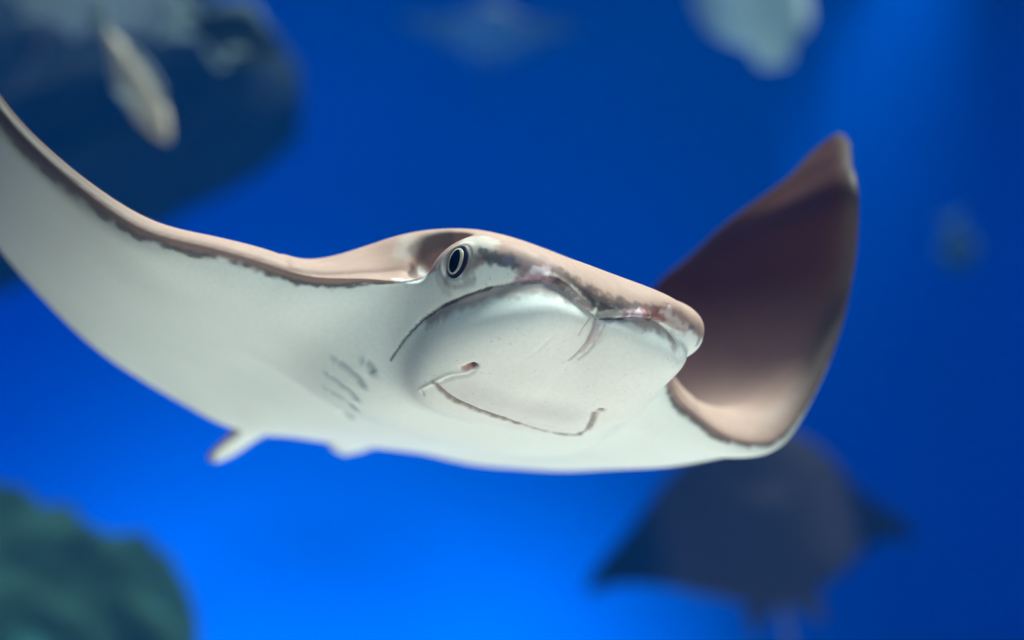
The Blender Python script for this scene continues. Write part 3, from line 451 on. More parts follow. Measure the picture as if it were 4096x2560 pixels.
 ('p','c',26,(0.5,0.85,20),[(75,-181,-53),(74,-163,-63),(74,-145,-73),(71,-126,-82),(69,-108,-91),(66,-89,-100),(62,-69,-109),(56,-48,-115),(56,-26,-115),(54,-4,-113),(55,18,-112),(52,41,-111)],(0.07, 0.055, 0.05)),
 ('p','c',22,(0.7,0.6,15),[(75,-188,-67),(72,-169,-80),(70,-151,-92),(66,-133,-105),(60,-112,-115),(51,-91,-125),(40,-68,-134)],(0.4, 0.33, 0.3)),
 ('p','c',12,(0.5,0.8,10),[(73,-205,-68),(72,-181,-82),(70,-158,-96)],(0.28, 0.22, 0.21)),
 ('p','c',24,(0.8,0.7,25),[(4,2,-141),(13,20,-135),(28,35,-131),(35,55,-125),(40,75,-122),(39,99,-117),(40,122,-112)],(0.42, 0.38, 0.34)),
 ('p','c',34,(0.6,0.75,20),[(50,110,-70),(45,135,-65),(39,161,-60),(40,183,-57),(36,208,-53),(33,232,-49),(29,257,-44),(22,284,-39),(14,311,-33)],(0.11, 0.085, 0.08)),
 ('p','c',26,(0.5,0.75,30),[(45,136,-100),(40,163,-95),(39,189,-94),(31,217,-93)],(0.32, 0.17, 0.22)),
 ('p','c',20,(0.4,0.85,18),[(38,210,-74),(34,231,-72)],(0.62, 0.47, 0.52)),
 ('p','c',16,(0.4,0.8,18),[(30,182,-106),(27,211,-100)],(0.5, 0.38, 0.44)),
 ('p','c',34,(0.5,0.8,40),[(28,260,-59),(7,296,-56),(-10,330,-55),(-25,364,-54)],(0.26, 0.09, 0.085)),
 ('p','c',20,(0.4,0.75,30),[(9,328,-5),(4,354,-4),(-2,381,-2)],(0.26, 0.1, 0.09)),
 ('p','c',30,(0.4,0.8,25),[(-2,361,-25),(-15,401,-20)],(0.6, 0.45, 0.43)),
 ('p','c',55,(0.6,0.8,25),[(-35,433,-33),(-54,464,-33),(-68,493,-35),(-85,523,-37),(-100,550,-43),(-111,575,-50)],(0.52, 0.43, 0.41)),
 ('p','c',24,(0.5,0.75,18),[(-23,431,-1),(-40,462,-1),(-57,493,-1),(-74,523,-3),(-90,552,-7),(-104,580,-11),(-114,603,-22),(-126,625,-33)],(0.28, 0.17, 0.15)),
 ('p','c',20,(0.5,0.8,12),[(-102,571,-26),(-111,596,-26)],(0.12, 0.12, 0.13)),
 ('p','c',50,(0.5,0.95,15),[(-127,598,-76),(-146,607,-96),(-169,618,-115),(-168,607,-141),(-142,582,-175)],(0.74, 0.75, 0.71)),
 ('p','c',20,(0.6,0.7,8),[(-127,632,-13),(-138,645,-30),(-151,659,-47),(-159,663,-66),(-175,665,-84)],(0.25, 0.21, 0.19)),
 ('p','c',70,(0.6,0.9,10),[(-750,-719,169),(-754,-703,187),(-752,-688,204),(-750,-674,221),(-743,-659,234),(-736,-643,245),(-725,-628,255),(-713,-614,264),(-700,-600,273)],(0.17, 0.13, 0.115)),  # spiracle hollow: this stroke and the next paint in its shade
 ('p','c',40,(0.6,0.9,10),[(-735,-739,68),(-730,-733,46),(-687,-738,11)],(0.12, 0.09, 0.08)),
 ('p','c',30,(0.6,0.85,10),[(-755,-678,81),(-505,-736,-21)],(0.62, 0.58, 0.56)),
 ('p','l',65,(0.9,0.8,20),[(-505,-678,-235),(-479,-670,-229),(-439,-666,-227),(-400,-662,-226),(-367,-656,-222),(-335,-650,-218),(-319,-638,-210),(-293,-630,-204),(-275,-619,-196),(-251,-609,-190),(-227,-600,-185),(-208,-589,-177),(-190,-579,-170),(-171,-568,-163),(-155,-555,-155),(-138,-542,-151),(-120,-529,-148),(-102,-516,-144),(-88,-501,-140),(-73,-487,-135),(-58,-472,-131),(-42,-459,-127),(-29,-443,-123),(-16,-428,-119),(-7,-411,-114),(6,-396,-109),(14,-378,-104),(24,-362,-101),(34,-344,-100),(42,-327,-99),(51,-309,-97),(58,-290,-95),(63,-271,-95),(65,-252,-100),(70,-234,-107),(70,-214,-112)],(0.33, 0.25, 0.225)),
 ('p','l',14,(0.6,0.6,5),[(-111,-531,-127),(-98,-516,-122),(-83,-502,-117),(-70,-487,-112),(-55,-473,-107),(-44,-458,-102),(-30,-443,-97),(-18,-427,-93),(-7,-411,-89),(3,-395,-85),(13,-378,-81),(22,-361,-76),(32,-344,-72),(39,-326,-70),(47,-308,-70),(54,-289,-69),(60,-271,-69)],(0.55, 0.46, 0.45)),
 ('p','l',55,(0.9,0.8,20),[(7,234,-118),(-3,262,-112),(-15,292,-104),(-27,322,-97),(-41,353,-90),(-57,383,-90),(-69,412,-92),(-79,439,-94),(-88,458,-107),(-92,476,-122),(-95,492,-137)],(0.33, 0.25, 0.23)),
 ('p','l',16,(0.6,0.6,8),[(33,42,-167),(34,65,-159),(31,91,-151),(27,116,-142),(23,142,-133),(20,168,-125),(17,193,-117),(15,219,-109)],(0.3, 0.28, 0.36)),
 ('p','l',24,(0.7,0.6,15),[(26,-3,-207),(19,-6,-228),(9,-7,-247),(-3,-9,-266),(-17,-13,-283),(-30,-18,-301),(-45,-23,-318)],(0.5, 0.38, 0.38)),
 ('p','l',11,(0.9,0.6,4),[(19,-13,-179),(21,-18,-200),(19,-19,-220),(12,-20,-238),(3,-23,-256),(-10,-24,-272),(-22,-25,-289),(-33,-31,-304),(-46,-36,-319),(-63,-40,-333),(-76,-47,-346),(-91,-54,-359),(-103,-63,-373)],(0.38, 0.28, 0.25)),
 ('p','l',11,(0.9,0.5,4),[(36,35,-191),(33,30,-210),(26,26,-228),(16,24,-245),(4,23,-262),(-6,17,-278),(-21,14,-292),(-33,8,-308),(-51,5,-321),(-63,-4,-334),(-78,-12,-347),(-95,-18,-358)],(0.42, 0.32, 0.29)),
 ('p','l',7,(0.6,0.6,2),[(36,-50,-179),(42,-65,-205),(39,-76,-228),(29,-81,-249),(17,-84,-270)],(0.4, 0.3, 0.28)),
 ('p','a',22,(0.5,0.95,3),[(-306,-491,-480),(-280,-481,-474)],(0.2, 0.09, 0.07)),
 ('p','a',20,(0.6,0.85,3),[(-340,-515,-489),(-326,-499,-488)],(0.55, 0.28, 0.23)),
 ('p','a',17,(0.5,0.9,3),[(-459,307,-479),(-462,322,-477)],(0.26, 0.1, 0.1)),
 ('p','l',150,(1,0.6,10),[(-482,-418,-564),(-487,-395,-563),(-484,-375,-566),(-484,-354,-567),(-492,-329,-566),(-488,-309,-568),(-499,-283,-567),(-504,-260,-566),(-506,-237,-567),(-513,-213,-567),(-522,-187,-565),(-529,-163,-563),(-530,-141,-561),(-537,-116,-557),(-537,-93,-555),(-553,-64,-549),(-554,-42,-547),(-554,-19,-545),(-546,0,-545),(-547,22,-543),(-547,45,-541),(-549,68,-538),(-549,91,-536),(-543,111,-536),(-548,135,-533),(-550,159,-530)],(0.58, 0.53, 0.5)),
 ('p','a',21,(0.8,0.85,6),[(-532,-580,-547),(-539,-561,-556),(-547,-541,-565),(-555,-521,-574),(-563,-500,-581),(-577,-475,-585),(-586,-453,-591),(-593,-430,-594),(-598,-407,-596),(-599,-385,-599),(-606,-361,-600),(-613,-337,-601),(-629,-310,-600),(-636,-286,-601),(-642,-261,-600),(-658,-233,-598),(-666,-208,-597),(-683,-180,-594),(-706,-148,-589),(-714,-123,-588),(-755,-84,-579),(-779,-52,-574),(-796,-22,-570),(-804,4,-569),(-805,26,-570),(-811,52,-569),(-826,81,-566),(-832,106,-565),(-855,139,-559),(-873,169,-556),(-890,200,-550),(-915,234,-542),(-933,265,-537),(-951,297,-531),(-984,335,-521),(-1001,366,-513),(-1018,397,-505),(-1020,422,-500),(-1020,446,-494),(-1012,465,-488),(-881,425,-509),(-780,397,-519),(-692,367,-522),(-632,347,-517),(-582,329,-509),(-533,310,-501),(-491,293,-491)],(0.2, 0.14, 0.11)),  # mouth line: brown paint deepens the shadow under the lip
 ('p','a',8,(0.6,0.7,2),[(-492,315,-487),(-541,328,-500),(-604,348,-510),(-675,376,-519)],(0.36, 0.29, 0.25)),
 ('p','a',8,(0.6,0.7,2),[(-652,-606,-561),(-684,-572,-584)],(0.4, 0.37, 0.33)),
 ('p','a',9,(0.6,0.85,2),[(-879,-716,-396),(-857,-716,-381),(-830,-717,-368),(-806,-717,-353),(-782,-716,-339),(-758,-716,-325),(-735,-715,-311),(-709,-713,-298),(-684,-710,-286),(-658,-707,-274),(-628,-705,-263),(-603,-702,-251),(-579,-698,-240),(-551,-692,-231),(-525,-686,-223),(-496,-680,-215),(-468,-674,-207),(-436,-670,-200),(-406,-665,-193),(-376,-658,-189),(-342,-652,-186),(-317,-643,-180),(-286,-636,-177),(-261,-627,-171),(-235,-619,-166),(-215,-608,-159),(-191,-597,-155),(-173,-585,-149),(-156,-572,-142),(-141,-559,-135),(-125,-546,-129),(-110,-533,-122)],(0.05, 0.04, 0.05)),  # dark crease strokes, shade painted into the carved folds
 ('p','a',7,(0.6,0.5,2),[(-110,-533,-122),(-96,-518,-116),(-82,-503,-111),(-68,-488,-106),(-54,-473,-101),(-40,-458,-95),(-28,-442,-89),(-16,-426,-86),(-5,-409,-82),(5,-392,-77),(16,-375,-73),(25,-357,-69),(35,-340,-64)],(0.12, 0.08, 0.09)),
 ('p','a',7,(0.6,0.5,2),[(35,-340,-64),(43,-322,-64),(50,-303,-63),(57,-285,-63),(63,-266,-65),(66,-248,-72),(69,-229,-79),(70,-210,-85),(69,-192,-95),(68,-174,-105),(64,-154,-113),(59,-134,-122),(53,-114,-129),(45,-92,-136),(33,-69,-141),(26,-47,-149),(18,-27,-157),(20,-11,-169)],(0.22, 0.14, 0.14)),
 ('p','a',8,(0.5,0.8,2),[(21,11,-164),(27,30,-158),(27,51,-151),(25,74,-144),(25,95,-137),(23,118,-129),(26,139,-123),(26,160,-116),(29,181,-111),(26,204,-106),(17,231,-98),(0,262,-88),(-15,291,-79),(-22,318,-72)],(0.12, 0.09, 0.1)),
 ('p','a',46,(1,0.7,2),[(-1036,-805,-399),(-1028,-786,-413),(-1029,-766,-428),(-1032,-747,-444)],(0.3, 0.36, 0.38)),
 ('p','a',46,(1,0.7,2),[(-1214,-912,-382),(-1205,-893,-394),(-1194,-875,-406),(-1181,-857,-418),(-1173,-839,-430),(-1171,-818,-442),(-1164,-800,-454),(-1164,-781,-467),(-1173,-760,-479),(-1181,-739,-492)],(0.3, 0.36, 0.38)),
 ('p','a',46,(1,0.7,2),[(-1419,-873,-422),(-1408,-855,-434),(-1397,-837,-446),(-1386,-819,-457),(-1386,-799,-466),(-1376,-780,-476),(-1368,-761,-486),(-1377,-739,-494),(-1388,-717,-505),(-1410,-692,-512)],(0.3, 0.36, 0.38)),
 ('p','a',46,(1,0.7,2),[(-1614,-806,-449),(-1606,-785,-459),(-1575,-771,-473),(-1575,-748,-481),(-1575,-725,-488),(-1559,-707,-499),(-1560,-684,-508),(-1594,-653,-511),(-1629,-621,-514)],(0.3, 0.36, 0.38)),
 ('p','a',46,(1,0.7,2),[(-2039,-587,-444),(-2041,-559,-453),(-2375,-429,-383),(-2393,-395,-387)],(0.3, 0.36, 0.38)),
]
EYE = (-0.0242, -0.0687, 0.0004)
# height of the crease over the lobes by bearing round the head
CREASE = [(-95.6, -0.037), (-93.5, -0.0356), (-91.6, -0.0341), (-89.3, -0.033), (-87.2, -0.0318), (-84.6, -0.031), (-82.9, -0.0301), (-80.6, -0.0294), (-78.9, -0.0284), (-75.9, -0.0277), (-74.6, -0.0268), (-72.4, -0.0257), (-70.3, -0.0251), (-68.0, -0.0239), (-66.0, -0.0228), (-63.9, -0.0217), (-61.7, -0.0206), (-59.0, -0.0192), (-57.0, -0.0181), (-55.1, -0.0166), (-53.3, -0.0154), (-51.6, -0.0142), (-50.1, -0.0129), (-48.8, -0.0117), (-47.7, -0.011), (-46.7, -0.0103), (-45.5, -0.01), (-44.5, -0.0092), (-43.4, -0.0088), (-42.3, -0.0084), (-41.3, -0.0082), (-40.2, -0.0077), (-39.2, -0.0074), (-38.1, -0.0075), (-37.4, -0.0067), (-36.3, -0.0066), (-35.3, -0.0066), (-34.1, -0.0057), (-33.1, -0.0057), (-32.0, -0.0049), (-30.6, -0.0048), (-29.0, -0.004), (-27.5, -0.004), (-25.8, -0.0039), (-24.3, -0.0048), (-22.2, -0.0057), (-20.1, -0.0057), (-17.9, -0.0072), (-16.1, -0.0084), (-13.5, -0.0092), (-11.6, -0.011), (-9.5, -0.0119), (-6.9, -0.0136), (-4.5, -0.0151), (-2.0, -0.0181), (0.3, -0.0207), (2.2, -0.0201), (3.6, -0.019), (5.8, -0.0163), (7.8, -0.0145), (10.0, -0.0128), (11.6, -0.011), (13.0, -0.0093), (14.5, -0.0077), (16.6, -0.0075), (18.6, -0.0068), (22.8, -0.0074), (25.1, -0.0065), (27.5, -0.0066), (29.7, -0.0064), (31.2, -0.0057), (33.1, -0.0057), (34.2, -0.0049), (36.3, -0.0066), (37.7, -0.0084), (38.8, -0.0092), (38.9, -0.0137), (38.9, -0.0118), (39.3, -0.0155), (39.7, -0.0181), (40.0, -0.0207)]

def colour_attr(me, C, pore=0.):
    at = me.color_attributes.new('pigment', 'FLOAT_COLOR', 'POINT')
    at.data.foreach_set('color', np.c_[np.clip(C,0,1), np.zeros(len(C))+pore].astype(np.float32).ravel())
def flat_mesh(fine, coarse):
    xs, ys, zs = grid(fine, coarse); F = field(xs, ys, zs)
    P, Q = surface_nets(F, xs, ys, zs); P = smooth(P, Q, 4)
    a = np.abs(P[:,1]); w = np.exp(-((P[:,0]+.098)/.024)**2-((a-.083)/.018)**2)*bump(-P[:,2],-.002,.006)
    P = relax(P, Q, w, int(300*(.0008/fine)**2)+1)
    w = np.exp(-((P[:,0]+.088)/.020)**2-((a-.060)/.014)**2-((P[:,2]+.045)/.016)**2)
    return relax(P, Q, w, int(350*(.0008/fine)**2)+1), Q
def dome(name, r, h, mat, parent, mtx, sx=1., rings=10, seg=32):
    """a low lens-shaped cap, axis +z"""
    P = [(0,0,h)]; Q = []
    for i in range(1, rings+1):
        t = i/rings*math.pi/2
        P += [(sx*r*math.sin(t)*math.cos(2*math.pi*k/seg), r*math.sin(t)*math.sin(2*math.pi*k/seg), h*math.cos(t)) for k in range(seg)]
    P += [(0,0,-h*.6)]; last = len(P)-1
    for k in range(seg): Q.append((0, 1+k, 1+(k+1)%seg))
    for i in range(rings-1):
        for k in range(seg):
            a = 1+i*seg+k; b = 1+i*seg+(k+1)%seg
            Q += [(a,a+seg,b+seg),(a,b+seg,b)]
    for k in range(seg): Q.append((last, 1+(rings-1)*seg+(k+1)%seg, 1+(rings-1)*seg+k))
    o = link(name, mesh_np(name, np.array(P), np.array(Q)), mat, parent); o.matrix_local = mtx
    return o
def cap(name, R, H, frac, sx, lift, mat, parent, rings=14, seg=40):
    """the middle of an eyeball dome, laid just proud of it"""
    P = [(0,0,H+lift)]; Q = []
    for i in range(1, rings+2):
        rho = frac*R*min(i/rings, 1); lz = lift if i <= rings else -lift
        for k in range(seg):
            x, y = sx*rho*math.cos(2*math.pi*k/seg), rho*math.sin(2*math.pi*k/seg)
            P.append((x, y, H*math.sqrt(max(0,1-(x*x+y*y)/(R*R)))+lz))
    for k in range(seg): Q.append((0, 1+k, 1+(k+1)%seg))
    for i in range(rings):
        for k in range(seg):
            a = 1+i*seg+k; b = 1+i*seg+(k+1)%seg
            Q += [(a,a+seg,b+seg),(a,b+seg,b)]
    return link(name, mesh_np(name, np.array(P), np.array(Q)), mat, parent)
def eye_matrix(p, n, up=(0,0,1)):
    n = Vector(n).normalized(); u = (Vector(up)-n*n.dot(Vector(up))).normalized(); r = u.cross(n)
    m = Matrix((r, u, n)).transposed().to_4x4(); m.translation = Vector(p); return m
M_skin = material('ray_skin', (.5,.5,.5), .5, .05, noise=(420,.965,1.03,5), bump=(700,.15,.0005), attr='pigment', sss=.12)
def add_pores(m):
    t = m.node_tree; b = t.nodes['Principled BSDF']; src = b.inputs['Base Color'].links[0].from_socket
    tc = [q for q in t.nodes if q.type == 'TEX_COORD'][0]; at = [q for q in t.nodes if q.type == 'ATTRIBUTE'][0]
    v = t.nodes.new('ShaderNodeTexVoronoi'); v.inputs['Scale'].default_value = 210; t.links.new(tc.outputs['Object'], v.inputs['Vector'])
    r = t.nodes.new('ShaderNodeMapRange'); r.inputs[1].default_value = .06; r.inputs[2].default_value = .12; r.inputs[3].default_value = .38; r.inputs[4].default_value = 0
    t.links.new(v.outputs['Distance'], r.inputs[0])
    k = t.nodes.new('ShaderNodeMath'); k.operation = 'MULTIPLY'; t.links.new(r.outputs[0], k.inputs[0]); t.links.new(at.outputs['Alpha'], k.inputs[1])
    mx = t.nodes.new('ShaderNodeMix'); mx.data_type = 'RGBA'; t.links.new(k.outputs[0], mx.inputs['Factor']); t.links.new(src, mx.inputs['A']); mx.inputs['B'].default_value = (.16,.12,.10,1)
    t.links.new(mx.outputs['Result'], b.inputs['Base Color'])
add_pores(M_skin)
M_eyeball = material('eye_navy', (.010,.010,.024), .4, .1, noise=(300,.8,1.2,2))
M_iris = material('eye_iris', (.60,.52,.40), .35, .3, noise=(900,.7,1.15,4))
M_pupil = material('eye_pupil', (.002,.003,.005), .5, .0, noise=(300,.8,1.2,2))
def add_tail(parent, pts, mat):
    P = []; Q = []; seg = 10; n = len(pts)
    for i, (x,y,z) in enumerate(pts):
        r = .007*(1-i/n)+.0012
        P += [(x, y+r*math.cos(2*math.pi*k/seg), z+r*math.sin(2*math.pi*k/seg)) for k in range(seg)]
        if i:
            for k in range(seg): Q.append(((i-1)*seg+k,(i-1)*seg+(k+1)%seg,i*seg+(k+1)%seg,i*seg+k))
    me = mesh_np('tail', np.array(P), np.array(Q)); colour_attr(me, np.tile((.12,.09,.085),(len(P),1)))
    return link('tail', me, mat, parent)

# ------------------------------------------------------------------ the ray in front
P0, Q0 = flat_mesh(.0008, .003)
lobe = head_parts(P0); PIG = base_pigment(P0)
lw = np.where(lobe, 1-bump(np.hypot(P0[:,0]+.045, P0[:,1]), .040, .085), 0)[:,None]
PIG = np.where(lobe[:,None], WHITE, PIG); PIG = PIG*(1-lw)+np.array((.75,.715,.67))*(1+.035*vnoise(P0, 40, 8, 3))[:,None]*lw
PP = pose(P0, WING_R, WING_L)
for w in WARPS: PP = rbf_warp(PP, np.array(w[1])/1e4, np.array(w[2])/1e4, w[0])
NN = normals(PP, Q0); DISP = np.zeros(len(PP))
for kind, reg, r, par, pts, c in STROKES:
    pts = np.array(pts)/1e4; r = r/1e4
    idx = near(PP, pts, r*2.2)
    if reg == 'l': idx = idx[lobe[idx]]
    elif reg == 'c': idx = idx[~lobe[idx]]
    if not len(idx): continue
    D, U = poly3(PP[idx], pts)
    if kind == 'g':
        depth, taper = par; t = np.clip(np.minimum(U, 1-U)/.18, .0, 1)**.8 if taper else 1.
        DISP[idx] -= depth/1e4*t*np.exp(-(D/(r*.62))**2)
    else:
        soft, alpha, nz = par
        D = D+nz/1e4*vnoise(PP[idx], 330, 11, 2)
        w = alpha*(1-bump(D, r*(1-soft), r*(1+.25*soft)))[:,None]
        PIG[idx] = PIG[idx]*(1-w)+np.array(c)*w
PP = PP+NN*DISP[:,None]
# eye sockets: a shallow seat ringed by a soft lid
def socket(p, n):
    n = np.array(n)/np.linalg.norm(n); d = PP-np.array(p); h = d@n; rad = np.linalg.norm(d-h[:,None]*n, axis=1); m = np.abs(h) < .02
    k = (1-bump(rad, .0078, .0092))*m; PP[:] -= n*((h+.0016)*k)[:,None]
    lid = np.exp(-((rad-.0104)/.0011)**2)*m*(np.abs(h) < .008); PP[:] += n*(.0007*lid)[:,None]
    ring = np.exp(-((rad-.0098)/.0007)**2)*m*.7; PIG[:] = PIG*(1-ring[:,None])+np.array((.50,.46,.42))*ring[:,None]
def eye_seat(p, want):
    m = np.linalg.norm(PP-np.array(p), axis=1) < .010; n = NN[m].mean(0); n = n/np.linalg.norm(n)*.2+np.array(want)*.8
    return Vector(n).normalized()
EYES = [(Vector(EYE), eye_seat(EYE, (.17,-.985,0)))]
q = np.argmin(((P0-np.array((-.036,.0725,.004)))**2).sum(1)); EYES.append((Vector(PP[q]), eye_seat(PP[q], (.3,.95,.03))))
for p, nv in EYES: socket(p, nv)
HERO = Matrix(((0.408636,0.899024,0.157393,0.043923),(-0.912642,0.400580,0.081371,0.921223),(0.010106,-0.176894,0.984178,1.211946),(0.000000,0.000000,0.000000,1.000000)))
hero = link('cownose_ray', None); hero.matrix_world = HERO
tag(hero, 'large cownose ray with white belly and tan back swimming with wings raised, in sharp focus', 'ray')
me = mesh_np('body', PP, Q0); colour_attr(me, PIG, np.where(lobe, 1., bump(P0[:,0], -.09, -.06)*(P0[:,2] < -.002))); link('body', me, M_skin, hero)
for p, nv in EYES:
    em = eye_matrix(p-nv*.0012, nv)
    eb = dome('eye', .0086, .0022, M_eyeball, hero, em)
    cap('iris', .0086, .0022, .80, .94, .00012, M_iris, eb); cap('pupil', .0086, .0022, .70, .72, .00024, M_pupil, eb)
add_tail(hero, [(-.46-.05*i, .010*i*.3, .004+.012*i) for i in range(12)], M_skin)

# ------------------------------------------------------------------ the other rays
PB, QB = flat_mesh(.0035, .008)
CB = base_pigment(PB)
def far_ray(label, right, left, shade=1., belly=1., group=None, tail=True):  # belly dims the white underside to stand in for hazy water light
    root = link('cownose_ray', None)
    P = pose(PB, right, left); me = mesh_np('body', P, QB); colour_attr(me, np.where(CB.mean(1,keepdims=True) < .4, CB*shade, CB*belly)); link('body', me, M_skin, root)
    for s in (1,-1): dome('eye', .0085, .004, M_eyeball, root, eye_matrix((-.034,s*.0715,.004), (.3,s*.95,.05)), rings=5, seg=14)
    if tail: add_tail(root, [(-.46-.05*i, .004*i, .006*i) for i in range(14)], M_skin)
    return tag(root, label, 'ray', group)
def orient(loc, fwd, up):
    f = Vector(fwd).normalized(); u = Vector(up); u = (u-f*u.dot(f)).normalized(); l = u.cross(f)
    m = Matrix((f, l, u)).transposed().to_4x4(); m.translation = Vector(loc); return m
def place(o, m, scale=1.):
    o.matrix_world = m @ Matrix.Diagonal((scale,scale,scale,1)); return o
GR = 'rays swimming further back in the tank'
# dark ray climbing away with its back turned, low on the right
place(far_ray('dark green ray seen from its back, wings spread wide, below the tan ray\'s curled wing', ([-10,-42,-60,-50,-15],0), ([-10,-42,-60,-50,-15],0), .10, .8, group=GR),
      orient((.435, 3.62, 1.60), (-.17,.12,.97), (.02,-.98,.12)), .84)
# pale ray gliding over the left wing, mostly above the frame
place(far_ray('greenish pale ray gliding level overhead with only its underside in view', ([0,4,8,10,8],0), ([0,4,8,10,8],0), 1., .30, group=GR),
      orient((-.66, 2.9, 2.24), (.45,-.80,.12), (.10,.25,.96)), .62)
# belly of a diving ray, top right
place(far_ray('pale green bellied ray diving head down, wings folded back', ([25,60,80,85,85],0), ([15,45,70,80,85],0), 1., .75, group=GR),
      orient((.60, 4.15, 2.48), (.16,.36,-.92), (.0,.93,.36)), .60)
# faint far ray high by the back wall
place(far_ray('faint hazy blue ray gliding level far back, high by the back wall', ([0,6,14,20,24],0), ([0,6,14,20,24],0), .5, .35, group=GR),
      orient((-.06, 6.4, 3.50), (.10,-.98,.28), (0,.25,.97)), .68)

# ------------------------------------------------------------------ small fish
M_fish = material('fish_scales', (.07,.085,.085), .5, .1, noise=(60,.8,1.1,3))
M_fin = material('fish_fin', (.30,.34,.33), .5, .4, noise=(80,.8,1.1,3))
def make_fish(label, m, M_fish):
    root = link('fish', None); root.matrix_world = m
    prof = [(0,.004,.004),(.012,.022,.012),(.03,.040,.019),(.06,.055,.024),(.10,.050,.021),(.14,.030,.013),(.165,.014,.006),(.175,.012,.004)]
    P = []; Q = []; seg = 20
    for i, (x, h, w) in enumerate(prof):
        P += [(-x, w*math.cos(2*math.pi*k/seg), h*math.sin(2*math.pi*k/seg)) for k in range(seg)]
        if i:
            for k in range(seg): Q.append(((i-1)*seg+k,(i-1)*seg+(k+1)%seg,i*seg+(k+1)%seg,i*seg+k))
    link('body', mesh_np('body', np.array(P), np.array(Q)), M_fish, root)
    def fin(name, pts, t=.0015):
        bm = bmesh.new(); lo = [bm.verts.new((x,-t,z)) for x,z in pts]; hi = [bm.verts.new((x,t,z)) for x,z in pts]
        bm.faces.new(lo); bm.faces.new(hi[::-1]); n = len(pts)
        for k in range(n): bm.faces.new((lo[k],lo[(k+1)%n],hi[(k+1)%n],hi[k]))
        bmesh.ops.recalc_face_normals(bm, faces=bm.faces); me = bpy.data.meshes.new(name); bm.to_mesh(me); bm.free()
        return link(name, me, M_fin, root)
    fin('tail_fin', [(-.168,.010),(-.195,.040),(-.225,.058),(-.212,.022),(-.205,0),(-.212,-.022),(-.225,-.058),(-.195,-.040),(-.168,-.010)])
    fin('dorsal_fin', [(-.035,.038),(-.06,.072),(-.09,.070),(-.12,.058),(-.145,.028),(-.10,.045),(-.06,.050)])
    fin('anal_fin', [(-.08,-.048),(-.10,-.072),(-.125,-.055),(-.145,-.026),(-.11,-.043)])
    for s in (1,-1):
        dome('eye', .006, .003, M_pupil, root, eye_matrix((-.020,s*.0145,.008), (.2,s,.1)), rings=5, seg=14)
        f = fin('pectoral_fin', [(-.045,-.004),(-.075,-.022),(-.085,-.014),(-.070,-.002)]); f.location = (0,s*.021,0); f.rotation_euler = (0,0,s*-.4)
    return tag(root, label, 'fish')
make_fish('small hazy teal fish hanging nose down in the open water', orient((1.45, 6.0, 2.43), (.05,-.25,-.96), (.75,-.6,.1)), M_fish)
M_darkfish = material('dark_fish_scales', (.02,.03,.03), .5, .1, noise=(60,.8,1.1,3))
M_tanfish = material('tan_fish_scales', (.62,.47,.35), .5, .1, noise=(40,.75,1.1,3))
make_fish('slim tan fish slanting down in front of the dark overhanging rock', orient((-.452, 2.18, 1.755), (.50,-.1,-.86), (.75,-.5,.35)) @ Matrix.Translation((.09,0,0)) @ Matrix.Diagonal((.98,.62,.42,1)), M_tanfish)
make_fish('small dark fish drifting beside the slim tan one', orient((-.35, 2.75, 2.00), (.93,-.1,-.35), (.3,-.55,.75)) @ Matrix.Diagonal((.9,.9,.8,1)), M_darkfish)

# ------------------------------------------------------------------ rocks
def rock_material(name, base, patch, thr):
    m = material(name, base, .9, .02, noise=(14,.6,1.3,5), bump=(26,.7,.02)); t = m.node_tree; b = t.nodes['Principled BSDF']
    src = b.inputs['Base Color'].links[0].from_socket
    tc = [q for q in t.nodes if q.type == 'TEX_COORD'][0]
    n = t.nodes.new('ShaderNodeTexNoise'); n.inputs['Scale'].default_value = 2.2; n.inputs['Detail'].default_value = 4; t.links.new(tc.outputs['Object'], n.inputs['Vector'])
    r = t.nodes.new('ShaderNodeMapRange'); r.inputs[1].default_value = thr; r.inputs[2].default_value = thr+.09; t.links.new(n.outputs['Fac'], r.inputs[0])
    mx = t.nodes.new('ShaderNodeMix'); mx.data_type = 'RGBA'; t.links.new(r.outputs[0], mx.inputs['Factor']); t.links.new(src, mx.inputs['A']); mx.inputs['B'].default_value = (*patch,1)
    t.links.new(mx.outputs['Result'], b.inputs['Base Color']); return m
M_rock = rock_material('algae_rock', (.014,.032,.024), (.045,.17,.17), .50)
M_rock2 = rock_material('dark_rock', (.010,.012,.012), (.018,.025,.022), .55)
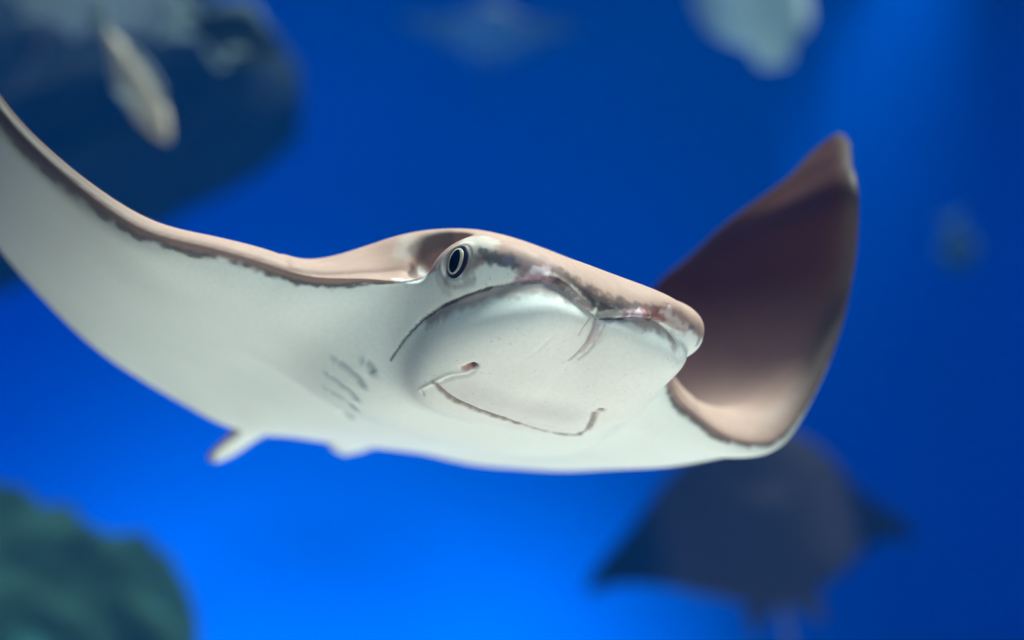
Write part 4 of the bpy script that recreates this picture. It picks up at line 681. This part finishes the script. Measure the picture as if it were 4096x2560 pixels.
def rock(label, loc, size, mat, seed, amp=.22, head=None):
    bm = bmesh.new(); bmesh.ops.create_icosphere(bm, subdivisions=6, radius=1)
    P = np.array([v.co[:] for v in bm.verts]); Q = np.array([[v.index for v in f.verts] for f in bm.faces]); bm.free()
    P = np.sign(P)*np.abs(P)**.72
    n = vnoise(P+seed, 1.3, seed, 4); r = 1-np.abs(vnoise(P-seed, 2.1, seed+9, 4))
    P = P*(1+amp*n+amp*.7*(r-.6))[:,None]*np.array(size)
    if head:   # a cap overhanging the stem
        k = bump(P[:,2]/size[2], .35, .75)[:,None]; P = P*(1-k)+k*(P*np.array((head[0],head[1],1))+np.array((head[2],head[3],0)))
    o = link('rock', mesh_np('rock', P, Q), mat); o.location = loc
    return tag(o, label, 'rock')
rock('green algae covered rock with pale teal growth on its flank, rising below the ray', (-1.0,3.05,.62), (.56,.45,.80), M_rock, 3, .16)
rock('unseen dark rock added beside the raised wing of the tan ray to dim it', (-1.10,.8,.90), (.52,.68,.72), M_rock2, 21, .18)  # off-frame rock put here to block light from the left
rock('low unseen rock slab added under the raised wing to darken the floor', (-.95,.05,.62), (.78,.62,.20), M_rock2, 31, .18)  # off-frame slab added to darken the sand below the wing
rock('broad unseen rock shelf added beyond the raised wing to cut floor bounce', (-2.5,1.2,.62), (1.5,1.9,.24), M_rock2, 41, .18)  # added out of view to cut light bounced off the left floor
rock('tall dark rock whose overhanging cap juts out behind the pale ray', (-2.05,4.55,1.22), (.45,.42,1.75), M_rock2, 12, .2, (2.1,1.3,.72,0))

# ------------------------------------------------------------------ the water as haze
M_water = bpy.data.materials.new('water_haze'); M_water.use_nodes = True; t = M_water.node_tree; t.nodes.clear()
out = t.nodes.new('ShaderNodeOutputMaterial'); pv = t.nodes.new('ShaderNodeVolumePrincipled')
pv.inputs['Color'].default_value = (.0,.03,.13,1); pv.inputs['Absorption Color'].default_value = (.16,.93,1,1)
pv.inputs['Density'].default_value = .13
t.links.new(pv.outputs[0], out.inputs['Volume'])
box_obj('haze', (TX0-.6,TY0-.6,-1.2), (TX1+.6,TY1+1.0,TZ+.4), M_water, kind='stuff')
